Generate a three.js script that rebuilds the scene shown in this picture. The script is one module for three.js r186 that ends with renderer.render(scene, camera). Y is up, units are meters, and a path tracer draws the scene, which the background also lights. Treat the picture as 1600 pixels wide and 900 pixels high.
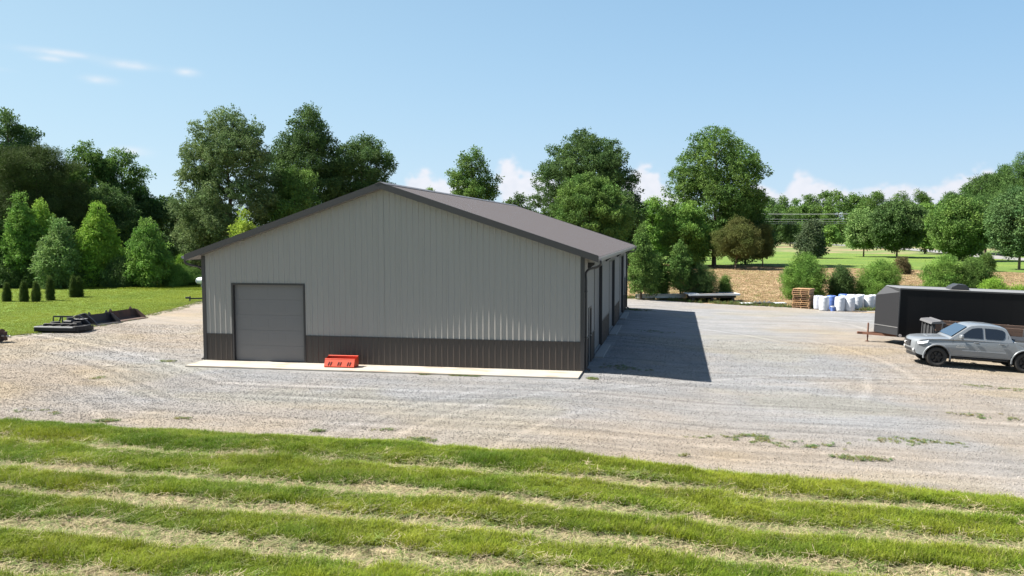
import * as THREE from 'three';
import { mergeGeometries, toCreasedNormals } from 'three/addons/utils/BufferGeometryUtils.js';
import { RoundedBoxGeometry } from 'three/addons/geometries/RoundedBoxGeometry.js';

// ---------- camera, sky, sun, exposure ----------
const scene = new THREE.Scene();
const camera = new THREE.PerspectiveCamera(38.24, 16 / 9, 0.1, 4000);
camera.position.set(18.513, 5.049, 30.102);
camera.rotation.set(-0.0661, 0.1946, -0.0022, 'YXZ');

const SUN = new THREE.Vector3(-1, 1.14, 0.09).normalize();
const sun = new THREE.DirectionalLight(new THREE.Color(1, 0.945, 0.86), 5);
sun.position.copy(SUN).multiplyScalar(150).add(new THREE.Vector3(10, 0, -20));
sun.target.position.set(10, 0, -20);
sun.castShadow = true;
sun.shadow.mapSize.set(4096, 4096);
Object.assign(sun.shadow.camera, { left: -90, right: 90, top: 90, bottom: -90, near: 1, far: 400 });
scene.add(sun, sun.target);

const renderer = new THREE.WebGLRenderer({ antialias: true });
renderer.setSize(1024, 576);
renderer.toneMapping = THREE.LinearToneMapping;
renderer.toneMappingExposure = 3.0;
renderer.shadowMap.enabled = true;

// ---------- seeded random and noise ----------
function rngOf(seed) { let a = seed >>> 0; return () => { a = (a + 0x6D2B79F5) | 0; let t = Math.imul(a ^ (a >>> 15), 1 | a); t = (t + Math.imul(t ^ (t >>> 7), 61 | t)) ^ t; return ((t ^ (t >>> 14)) >>> 0) / 4294967296; }; }
const clamp = (v, a = 0, b = 1) => Math.min(b, Math.max(a, v));
const lerp = (a, b, t) => a + (b - a) * t;
const S = (a, b, v) => { const t = clamp((v - a) / (b - a)); return t * t * (3 - 2 * t); };
function hash(x, y) { let h = Math.imul(x, 374761393) + Math.imul(y, 668265263) | 0; h = Math.imul(h ^ (h >>> 13), 1274126177); return ((h ^ (h >>> 16)) >>> 0) / 4294967296; }
function vn(x, y, per = 0) {                       // value noise, period per in cells (0: none)
  let xi = Math.floor(x), yi = Math.floor(y); const fx = x - xi, fy = y - yi;
  const u = fx * fx * (3 - 2 * fx), v = fy * fy * (3 - 2 * fy);
  let x1 = xi + 1, y1 = yi + 1;
  if (per) { xi = ((xi % per) + per) % per; x1 = ((x1 % per) + per) % per; yi = ((yi % per) + per) % per; y1 = ((y1 % per) + per) % per; }
  const a = hash(xi, yi), b = hash(x1, yi), c = hash(xi, y1), d = hash(x1, y1);
  return a + (b - a) * u + (c - a) * v + (a - b - c + d) * u * v;
}
function fbm(x, y, o = 4, per = 0) { let s = 0, a = 0.5, t = 0; for (let i = 0; i < o; i++) { s += a * vn(x + i * 17.3 * (per ? 0 : 1), y + i * 9.1 * (per ? 0 : 1), per); t += a; a *= 0.5; x *= 2; y *= 2; per *= 2; } return s / t; }

// ---------- sky: clear air with low cumulus and a few wisps ----------
{
  const w = 4096, hgt = 2048, data = new Float32Array(w * hgt * 4);
  const sunAz = Math.atan2(SUN.x, -SUN.z);
  const rng = rngOf(7), deg = Math.PI / 180;
  // cloud puffs: bearing from -z (clockwise, degrees), elevation, half width, half height
  const clouds = [];
  const bank = (az, base, wid, top) => { const n = Math.max(4, Math.round(wid * 2.2)); for (let i = 0; i < n; i++) { const t = (i + rng()) / n * 2 - 1; const hh = top * (0.35 + 0.65 * rng()) * (1 - 0.65 * t * t); clouds.push([az + t * wid, base + hh * 0.4, 0.6 + rng() * 0.8, hh * (0.75 + 0.35 * rng())]); } };
  bank(-17.5, 2.2, 1.5, 2.6); bank(-15.2, 1.8, 1.6, 2.0); bank(-10.4, 2.3, 1.5, 3.2); bank(-8.6, 1.8, 1.6, 2.6); bank(-1.7, 1.5, 2.4, 2.4); bank(6.4, 1.6, 2.6, 2.4); bank(9.4, 1.0, 3.0, 1.8);
  bank(14.0, 1.3, 2.6, 2.1); bank(17.7, 1.3, 2.8, 2.4);
  for (let az = 26; az < 322; az += 3.5 + rng() * 4.5) bank(az, 0.9 + rng() * 0.7, 1.2 + rng() * 2, 1.4 + rng() * 2.2);
  const wisps = [[-39.8, 10.3, 0.7, 0.13], [-35.5, 10.3, 1.2, 0.22], [-32.2, 10.1, 0.6, 0.2], [-37.2, 9.3, 0.75, 0.2], [-35.6, 5.1, 0.9, 0.24]];
  for (let az = 30; az < 320; az += 14 + rng() * 20) { const e = 8 + rng() * 8; for (let k = 0; k < 3; k++) wisps.push([az + rng() * 6, e + rng() * 1.5, 0.7 + rng(), 0.12 + rng() * 0.12]); }
  const bins = [], wb = [];
  for (const c of clouds) for (let b = Math.floor(c[0] - 3.5); b <= Math.ceil(c[0] + 3.5); b++) (bins[((b % 360) + 360) % 360] ??= []).push(c);
  for (const c of wisps) for (let b = Math.floor(c[0] - 5); b <= Math.ceil(c[0] + 5); b++) (wb[((b % 360) + 360) % 360] ??= []).push(c);
  for (let j = 0; j < hgt; j++) {
    const el = ((j + 0.5) / hgt - 0.5) * Math.PI, ed = el / deg, se = Math.sin(Math.max(el, 0));
    const k1 = 1 - Math.exp(-se * 7.0), k2 = Math.pow(1 - Math.exp(-se * 3.4), 3);
    for (let i = 0; i < w; i++) {
      const a = ((i + 0.5) / w - 0.5) * 2 * Math.PI;            // atan2(z, x)
      const az = Math.atan2(Math.cos(a), -Math.sin(a));
      const cg = Math.cos(el) * Math.cos(az - sunAz) * Math.cos(Math.asin(SUN.y)) + Math.sin(el) * SUN.y;
      const glow = 0.15 * Math.pow(Math.max(0, 0.5 + 0.5 * cg), 3) * 2.2 + 0.05 * Math.pow(Math.max(0, cg), 12);
      // horizon haze -> pale blue -> deep blue overhead
      let r = lerp(lerp(0.64, 0.285, k1), 0.016, k2), g = lerp(lerp(0.80, 0.58, k1), 0.08, k2), b = lerp(lerp(0.92, 0.92, k1), 0.34, k2);
      r += glow * 1.1; g += glow * 1.1; b += glow * 0.55;
      if (ed > 0.3 && ed < 19) {
        const azd = ((az / deg) % 360 + 360) % 360, bin = Math.floor(azd);
        let dens = 0;
        for (const c of bins[bin] || []) { let dx = azd - c[0]; dx -= 360 * Math.round(dx / 360); const n = 1; const q = (dx / c[2]) ** 2 + ((ed - c[1]) / c[3]) ** 2; if (q < 3) dens += Math.exp(-q * 1.6) * n; }
        if (dens > 0.02) {
          const nz = fbm(azd * 2.1, ed * 2.9, 5), d2 = dens * 1.3 + (nz - 0.5) * 1.5 * S(0.05, 0.55, dens);
          const al = S(0.25, 1.0, d2) * S(0.4, 2.4, ed) * 0.82;
          const lit = clamp(0.45 + 0.6 * (fbm(azd * 3.1 + 40, ed * 3.7, 4)) + (ed - 2) * 0.05);
          r = lerp(r, lerp(0.70, 0.96, lit), al); g = lerp(g, lerp(0.76, 0.94, lit), al); b = lerp(b, lerp(0.86, 0.99, lit), al);
        }
        let wd = 0;
        for (const c of wb[bin] || []) { let dx = azd - c[0]; dx -= 360 * Math.round(dx / 360); wd += Math.exp(-((dx / c[2]) ** 2 + ((ed - c[1] + 0.1 * dx * 0.3) / c[3]) ** 2)); }
        if (wd > 0.02) { const al = clamp(wd * (0.25 + 0.9 * fbm(azd * 1.6 + 9, ed * 5, 4)) * 0.9); r = lerp(r, 0.86, al); g = lerp(g, 0.91, al); b = lerp(b, 0.97, al); }
      }
      const o = (j * w + i) * 4; data[o] = r / 3; data[o + 1] = g / 3; data[o + 2] = b / 3; data[o + 3] = 1;
    }
  }
  const sky = new THREE.DataTexture(data, w, hgt, THREE.RGBAFormat, THREE.FloatType);
  sky.mapping = THREE.EquirectangularReflectionMapping; sky.magFilter = THREE.LinearFilter; sky.minFilter = THREE.LinearFilter; sky.needsUpdate = true;
  scene.background = sky; scene.environment = sky;
}

// ---------- helpers ----------
const taken = {};
function numbered(n) { const k = taken[n] = (taken[n] ?? -1) + 1; return k ? n + '_' + String(k).padStart(3, '0') : n; }
function tag(o, label, category, group, kind) { o.userData.label = label; o.userData.category = category; if (group) o.userData.group = group; if (kind) o.userData.kind = kind; return o; }
function shade(o) { o.castShadow = o.receiveShadow = true; return o; }
function thing(name, label, category, pos = [0, 0, 0], turn = 0, group) { const o = new THREE.Group(); o.name = numbered(name); o.position.set(...pos); o.rotation.y = turn; tag(o, label, category, group); scene.add(o); return o; }
function part(name, geo, mat, parent, label) { const m = shade(new THREE.Mesh(Array.isArray(geo) ? join(geo) : geo, mat)); m.name = name; if (label) m.userData.label = label; parent.add(m); return m; }
function structure(name, geo, mat) { const m = shade(new THREE.Mesh(Array.isArray(geo) ? join(geo) : geo, mat)); m.name = numbered(name); m.userData.kind = 'structure'; scene.add(m); return m; }
function join(list) { return mergeGeometries(list.map(g => { g = g.index ? g.toNonIndexed() : g; for (const k of Object.keys(g.attributes)) if (!['position', 'normal', 'uv'].includes(k)) g.deleteAttribute(k); if (!g.attributes.uv) g.setAttribute('uv', new THREE.BufferAttribute(new Float32Array(g.attributes.position.count * 2), 2)); if (!g.attributes.normal) g.computeVertexNormals(); return g; })); }
function box(x0, x1, y0, y1, z0, z1, r = 0) { const sx = x1 - x0, sy = y1 - y0, sz = z1 - z0; const g = r ? new RoundedBoxGeometry(sx, sy, sz, 1, Math.min(r, sx / 2.01, sy / 2.01, sz / 2.01)) : new THREE.BoxGeometry(sx, sy, sz); return g.translate((x0 + x1) / 2, (y0 + y1) / 2, (z0 + z1) / 2); }
function quads(list) { const p = []; for (const [a, b, c, d] of list) p.push(...a, ...b, ...c, ...a, ...c, ...d); const g = new THREE.BufferGeometry(); g.setAttribute('position', new THREE.Float32BufferAttribute(p, 3)); g.computeVertexNormals(); g.setAttribute('uv', new THREE.Float32BufferAttribute(new Float32Array(p.length / 3 * 2), 2)); return g; }
function bar(a, b, r, seg = 8, r2 = r) { const A = new THREE.Vector3(...a), B = new THREE.Vector3(...b), d = B.clone().sub(A); const g = new THREE.CylinderGeometry(r2, r, d.length(), seg); g.applyQuaternion(new THREE.Quaternion().setFromUnitVectors(new THREE.Vector3(0, 1, 0), d.clone().normalize())); return g.translate(...A.add(B).multiplyScalar(0.5).toArray()); }
function beam(a, b, w, hgt) { const A = new THREE.Vector3(...a), B = new THREE.Vector3(...b), d = B.clone().sub(A); const g = new THREE.BoxGeometry(w, hgt, d.length()); const m = new THREE.Matrix4().lookAt(B, A, new THREE.Vector3(0, 1, 0)); g.applyMatrix4(m); return g.translate(...A.add(B).multiplyScalar(0.5).toArray()); }
function tube(pts, r, seg = 6, n = 20) { return new THREE.TubeGeometry(new THREE.CatmullRomCurve3(pts.map(p => new THREE.Vector3(...p))), n, r, seg, false); }
function extr(pts, z0, z1, bevel = 0, seg = 1) { const s = new THREE.Shape(pts.map(p => new THREE.Vector2(...p))); const g = new THREE.ExtrudeGeometry(s, { depth: z1 - z0 - 2 * bevel, bevelEnabled: bevel > 0, bevelThickness: bevel, bevelSize: bevel, bevelOffset: -bevel, bevelSegments: 2, steps: seg, curveSegments: 16 }); return g.translate(0, 0, z0 + bevel); }
function texture(w, hgt, fn, srgb = true, rx = 1, ry = 1) {
  const d = new Uint8Array(w * hgt * 4); const c = [0, 0, 0];
  const enc = v => Math.round(255 * (v <= 0.0031308 ? v * 12.92 : 1.055 * Math.pow(clamp(v), 1 / 2.4) - 0.055));
  for (let j = 0; j < hgt; j++) for (let i = 0; i < w; i++) { fn(i / w, j / hgt, c, i, j); const o = (j * w + i) * 4; for (let k = 0; k < 3; k++) d[o + k] = srgb ? enc(c[k]) : clamp(c[k]) * 255; d[o + 3] = 255; }
  const t = new THREE.DataTexture(d, w, hgt); t.wrapS = t.wrapT = THREE.RepeatWrapping; t.magFilter = THREE.LinearFilter; t.minFilter = THREE.LinearMipmapLinearFilter; t.generateMipmaps = true; if (srgb) t.colorSpace = THREE.SRGBColorSpace; t.repeat.set(rx, ry); t.needsUpdate = true; return t;
}
const rgb = (r, g, b) => new THREE.Color().setRGB(r, g, b);
const mat = (c, rough = 0.7, metal = 0, o = {}) => new THREE.MeshStandardMaterial({ color: Array.isArray(c) ? rgb(...c) : c, roughness: rough, metalness: metal, side: THREE.DoubleSide, ...o });
const leafMat = (thr = 0.35) => new THREE.MeshPhysicalMaterial({ color: 0xffffff, roughness: 0.85, transmission: thr, thickness: 0, side: THREE.DoubleSide, specularIntensity: 0.25 });
let COPIES = 0;
function instances(name, geo, m, list, parent, kind = 'stuff') {       // list of [matrix, color]
  const im = shade(new THREE.InstancedMesh(geo, m, list.length)); COPIES += list.length;
  list.forEach(([mx, c], i) => { im.setMatrixAt(i, mx); if (c) im.setColorAt(i, c); });
  im.name = name; im.userData.kind = kind; (parent || scene).add(im); return im;
}
const M4 = new THREE.Matrix4(), Q = new THREE.Quaternion(), E = new THREE.Euler(), V = new THREE.Vector3(), SC = new THREE.Vector3();
function pose(x, y, z, rx, ry, rz, sx, sy = sx, sz = sx) { return new THREE.Matrix4().compose(V.set(x, y, z), Q.setFromEuler(E.set(rx, ry, rz, 'YXZ')), SC.set(sx, sy, sz)); }

// ---------- the lie of the land ----------
function ground(x, z) {
  const a = S(15.3, 20.5, x), b = S(28, 48, -z) * S(-20, 0, x), c = S(50, 80, -z);
  return -0.05 - 0.2 * Math.max(a, b, c) - 0.05 * S(20, 28, x) * (1 - Math.max(b, c)) - 0.05 * clamp(x - 28.3, 0, 12) * S(-27, -17, z) * S(16, 8, z);
}
const piece = (tab) => v => { if (v <= tab[0][0]) return tab[0][1]; for (let i = 1; i < tab.length; i++) if (v <= tab[i][0]) return lerp(tab[i - 1][1], tab[i][1], (v - tab[i - 1][0]) / (tab[i][0] - tab[i - 1][0])); return tab[tab.length - 1][1]; };
const fieldEdge = x => 11.15 + 0.085 * Math.max(0, x - 12) + 0.35 * (fbm(x * 0.35 + 3, 1.7, 3) - 0.5) + 0.16 * (vn(x * 2.3, 8.2) - 0.5);
const yardBack = piece([[-60, -40], [-22, -38], [10, -36.6], [15.8, -35.6], [26.6, -31.6], [31.4, -30.2], [60, -25]]);
const lawnEdgeX = piece([[-44, -21.6], [-28.3, -17.5], [-20, -15.2], [-13, -13.9], [-10.8, -13.5], [-5.6, -14.6], [0, -16], [8, -18.5]]);
const hayBack = piece([[-140, -96], [-20, -118], [26, -110], [63, -89], [160, -40]]);
const lawnBack = piece([[-140, -190], [40, -212], [85, -172], [140, -120]]);

// a sheet between two boundary curves; along x (or z) with rows across
function sheet(ts, ns, at, height, off, uvOf) {
  const p = [], uv = [], idx = [];
  for (let i = 0; i < ts.length; i++) for (let j = 0; j <= ns; j++) { const [x, z] = at(ts[i], j / ns); p.push(x, height(x, z) + off, z); uv.push(...uvOf(x, z)); }
  for (let i = 0; i < ts.length - 1; i++) for (let j = 0; j < ns; j++) { const a = i * (ns + 1) + j, b = a + ns + 1; idx.push(a, a + 1, b, b, a + 1, b + 1); }
  const g = new THREE.BufferGeometry(); g.setAttribute('position', new THREE.Float32BufferAttribute(p, 3)); g.setAttribute('uv', new THREE.Float32BufferAttribute(uv, 2)); g.setIndex(idx); g.computeVertexNormals();
  if (g.attributes.normal.getY(0) < 0) { for (let i = 0; i < idx.length; i += 3) [idx[i + 1], idx[i + 2]] = [idx[i + 2], idx[i + 1]]; g.setIndex(idx); g.computeVertexNormals(); }
  return g;
}
const range = (a, b, n) => Array.from({ length: n + 1 }, (_, i) => lerp(a, b, i / n));

// noise tiles shared by the ground sheets
const grainBump = texture(512, 512, (u, v, c) => { c[0] = c[1] = c[2] = 0.6 * hash(Math.floor(u * 512), Math.floor(v * 512)) + 0.4 * fbm(u * 64, v * 64, 3, 64); }, false);
function tileBump(rx, ry) { const t = grainBump.clone(); t.repeat.set(rx, ry); t.needsUpdate = true; return t; }

// far ground
{
  const xs = [-1800, -700, -300, -150, -100, ...range(-70, 80, 50), 110, 150, 300, 700, 1800], zs = [-2200, -900, -500, -300, -200, -150, ...range(-110, 40, 50), 60, 120, 400];
  const tex = texture(1024, 1024, (u, v, c) => { const n = fbm(u * 8, v * 8, 5, 8), n2 = fbm(u * 64, v * 64, 3, 64), k = S(0.42, 0.62, n), q = 0.75 + 0.5 * n2; c[0] = lerp(0.095, 0.2, k) * q; c[1] = lerp(0.14, 0.16, k) * q; c[2] = lerp(0.03, 0.08, k) * q; });
  const g = sheet(xs, zs.length - 1, (x, s) => [x, zs[Math.round(s * (zs.length - 1))]], ground, -0.1, (x, z) => [x / 90, z / 90]);
  structure('ground', g, mat(0xffffff, 1, 0, { map: tex }));
}
// cut hay field behind the yard
const hayCol = (x, z, c, u, v) => { const n = fbm(x * 0.10, z * 0.25, 4), f = fbm(x * 1.1, z * 1.6, 3), g = hash(u, v), k = S(0.60, 0.78, n + 0.25 * (f - 0.5)); const q = 0.72 + 0.35 * f + 0.22 * g; c[0] = lerp(0.31, 0.165, k) * q; c[1] = lerp(0.22, 0.17, k) * q; c[2] = lerp(0.125, 0.05, k) * q; };
{
  const tex = texture(2048, 1024, (u, v, c, i, j) => hayCol(lerp(-140, 160, u), lerp(-125, -20, v), c, i, j));
  structure('hay_field', sheet(range(-140, 160, 150), 24, (x, s) => [x, lerp(Math.min(yardBack(x) + 1.5, x < -20 ? -70 : 99), hayBack(x), s)], ground, -0.03, (x, z) => [(x + 140) / 300, (z + 125) / 105]), mat(0xffffff, 1, 0, { map: tex, bumpMap: tileBump(300, 105), bumpScale: 0.04 }));
}
// far lawn
const lawnTex = texture(1024, 1024, (u, v, c, i, j) => { const n = fbm(u * 6, v * 6, 4, 6), f = fbm(u * 90, v * 90, 2, 90), g = hash(i, j), k = S(0.35, 0.7, n), q = 0.7 + 0.4 * f + 0.25 * g; c[0] = lerp(0.108, 0.15, k) * q; c[1] = lerp(0.19, 0.22, k) * q; c[2] = lerp(0.018, 0.025, k) * q; });
structure('far_lawn',  sheet(range(-140, 140, 140), 20, (x, s) => [x, lerp(hayBack(x) + 0.8 * (fbm(x * 0.4, 3, 2) - 0.5), lawnBack(x), s)], ground, 0.0, (x, z) => [x / 30, z / 30]), mat([0.78, 0.78, 0.78], 1, 0, { map: lawnTex, bumpMap: tileBump(25, 25), bumpScale: 0.05 }));
// lawn beside the drive
structure('lawn', sheet(range(-46, 10, 112), 80, (z, s) => [lerp(lawnEdgeX(z) + 0.5 * (fbm(z * 0.5, 5, 3) - 0.5) + 0.25 * (vn(z * 2.1, 3) - 0.5), -95, s * s), z], ground, 0.0, (x, z) => [x / 14, z / 14]), mat(0xffffff, 1, 0, { map: lawnTex, bumpMap: tileBump(20, 20), bumpScale: 0.03 }));
// road
{
  const c = new THREE.CatmullRomCurve3([[55, -620], [72, -455], [86, -330], [90, -255], [87.5, -193], [84, -158], [88, -130], [106, -104], [150, -80]].map(([x, z]) => new THREE.Vector3(x, 0, z)));
  const n = 120, tex = texture(256, 512, (u, v, o, i, j) => { const q = 0.8 + 0.3 * hash(i, j) + 0.2 * fbm(u * 8, v * 16, 3, 8); o[0] = 0.19 * q; o[1] = 0.187 * q; o[2] = 0.18 * q; });
  const at = (t, s) => { const p = c.getPoint(t), d = c.getTangent(t); return [p.x - d.z * (s - 0.5) * 8, p.z + d.x * (s - 0.5) * 8]; };
  structure('road', sheet(range(0, 1, n), 4, at, ground, 0.03, (x, z) => [x / 8, z / 16]), mat(0xffffff, 0.95, 0, { map: tex }));
}
// gravel yard: grey crushed stone with tan, washed out dirt
const GREY = [0.208, 0.210, 0.215], TAN = [0.252, 0.212, 0.168];
const driveLat = (x, z) => x < 3 ? (z - 5 - 0.85 * (x - 3) - 0.012 * (x - 3) ** 2) / 1.25 : z - 5 - 0.02 * (x - 3);   // sideways distance from the middle of the drive
function gravelMix(x, z) {                                               // 0 grey, 1 tan
  const n = fbm(x * 0.16 + 5, z * 0.2 + 2, 4) - 0.5, m = fbm(x * 0.5, z * 1.4 + 20, 3) - 0.5;
  let k = 0.05 + S(5.6, 10.5, z + 1.6 * n + 0.10 * Math.max(0, x - 12)) * 0.7;
  k = Math.max(k, 0.85 * S(22.5, 27, x + 5 * n) * S(-24, -12, z));
  k = Math.max(k, 0.95 * S(2.5, -4, x + 4 * n - 0.12 * z));
  if (x < 3) k *= 1 - 0.6 * Math.exp(-(((driveLat(x, z) + 0.6 + 2 * n) / 2.0) ** 2));
  k = Math.max(k, 0.55 * S(-26, -31, z));
  return clamp(k + n * 0.9 + m * 0.5);
}
const LANES = [[-2.3, 0.16, 0.18], [-0.7, 0.18, 0.28], [0.9, 0.17, 0.25], [2.4, 0.2, 0.22], [4.0, 0.15, 0.18], [-1.5, 0.12, -0.14], [1.7, 0.12, -0.18], [3.3, 0.1, -0.14], [0.1, 0.07, -0.14], [-3.0, 0.09, -0.12], [4.9, 0.12, 0.16]], ARCS = [[8, -4, 17.5, 0.16, 0.2], [8, -4, 19.2, 0.16, 0.2], [24, 12, 12.5, 0.16, 0.18], [24, 12, 14.2, 0.16, 0.18], [20, -18, 9, 0.2, 0.16], [20, -18, 10.8, 0.2, 0.16], [30, 14, 16, 0.14, 0.16], [30, 14, 17.6, 0.14, 0.16]];
const gravelCol = (x, z, c) => {
  const k = gravelMix(x, z);
  // wheel streaks: along the front drive, and bending round on the left
  const along = driveLat(x, z), st = vn(x * 0.13, along * 2.6 + 11) * 0.6 + vn(x * 0.3, along * 6.0) * 0.4;
  let tr = 0;                                                            // pressed wheel lanes with stone thrown up beside them
  for (const [l0, w, a] of LANES) { const d = along - l0 - 0.5 * (vn(x * 0.09 + l0 * 3, l0) - 0.5), br = S(0.25, 0.6, vn(x * 0.16 + l0 * 7, z * 0.2)); tr += a * br * (Math.exp(-((d / w) ** 2)) - 0.55 * Math.exp(-(((Math.abs(d) - w * 2) / w) ** 2))); }
  for (const [cx, cz, rr, w, a] of ARCS) { const d = Math.hypot(x - cx, z - cz) - rr; tr += a * S(0.2, 0.6, vn(x * 0.2 + rr, z * 0.2)) * (Math.exp(-((d / w) ** 2)) - 0.55 * Math.exp(-(((Math.abs(d) - w * 2) / w) ** 2))); }
  const q = 0.80 + 0.34 * st + 0.22 * (fbm(x * 1.3, z * 1.3, 3) - 0.5) + tr * (0.7 + 0.6 * vn(x * 3, z * 3));
  const pink = 0.10 * S(0.5, 0.7, fbm(x * 0.22 + 30, z * 0.3, 3));
  for (let i = 0; i < 3; i++) c[i] = lerp(GREY[i], TAN[i], k) * q;
  c[0] *= 1 + pink * 0.3; c[2] *= 1 - pink;
};
{
  const X0 = -26, X1 = 42, Z0 = -40, Z1 = 14;
  const tex = texture(2048, 2048, (u, v, c, i, j) => {
    gravelCol(lerp(X0, X1, u), lerp(Z0, Z1, v), c);
    const g = hash(i, j + 91), g2 = vn(i * 0.45, j * 0.45), dark = hash(i + 7, j * 3) < 0.03 ? 0.66 : 1, q = (0.80 + 0.22 * g + 0.20 * g2) * dark;
    for (let k = 0; k < 3; k++) c[k] *= q;
  });
  tex.wrapS = tex.wrapT = THREE.MirroredRepeatWrapping;
  const g = sheet([...range(-60, -26, 10), ...range(-25.5, 42, 135), ...range(46, 60, 4)], 110, (x, s) => [x, lerp(fieldEdge(x) + 1.0, yardBack(x) - (x < -16 ? 1 : 0.6 * (fbm(x * 0.6, 2, 3) - 0.5)), s)], (x, z) => ground(x, z) + 0.05 * (fbm(x * 0.35, z * 0.9, 3) - 0.5) * S(0.3, 2, Math.max(z - 1.5, x - 15.8, -x - 0.5)), -0.02, (x, z) => [(x - X0) / (X1 - X0), (z - Z0) / (Z1 - Z0)]);
  structure('gravel_yard', g, mat(0xffffff, 1, 0, { map: tex, bumpMap: tileBump(30, 24), bumpScale: 0.03 }));
  const rng = rngOf(21), list = [], c = [0, 0, 0];
  const put = (x, z, s) => { gravelCol(x, z, c); const q = 0.72 + 0.54 * rng(); list.push([pose(x, ground(x, z) + 0.002 + 0.05 * (fbm(x * 0.35, z * 0.9, 3) - 0.5) * S(0.3, 2, Math.max(z - 1.5, x - 15.8, -x - 0.5)) - 0.02, z, rng() * 6, rng() * 6, rng() * 6, s, s * (0.5 + 0.4 * rng()), s * (0.7 + 0.5 * rng())), rgb(Math.min(0.8, c[0] * q), Math.min(0.8, c[1] * q), Math.min(0.8, c[2] * q))]); };
  for (let i = 0; i < 130000; i++) { const z = lerp(1.6, 12, Math.pow(rng(), 0.8)), x = lerp(-14, 31, rng()); if (z > fieldEdge(x) + 0.2 || (x < 15.4 && x > -0.2 && z < 1.6)) continue; put(x, z, 0.008 + 0.02 * rng() * rng()); }
  for (let i = 0; i < 45000; i++) { const z = lerp(-12, 2, rng()), x = rng() < 0.65 ? lerp(15.8, 31, rng()) : lerp(-13, -0.4, rng()); put(x, z, 0.012 + 0.026 * rng() * rng()); }
  const st = instances('gravel', new THREE.IcosahedronGeometry(1, 0), mat(0xffffff, 0.95), list);
  tag(st, 'loose grey and tan crushed stone strewn over the yard', 'gravel', null, 'stuff');
}
structure('concrete_apron', box(0.02, 15.22, -0.3, -0.004, 0.02, 1.42, 0.012), mat(0xffffff, 0.9, 0, { map: texture(512, 128, (u, v, c, i, j) => { const st = S(0.56, 0.75, fbm(u * 16 + 4, v * 3, 4)), q = (0.84 + 0.14 * hash(i, j) + 0.3 * (fbm(u * 24, v * 6, 4) - 0.5)) * (1 - 0.22 * st); c[0] = 0.37 * q; c[1] = (0.335 - 0.03 * st) * q; c[2] = (0.285 - 0.05 * st) * q; }) }));

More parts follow.
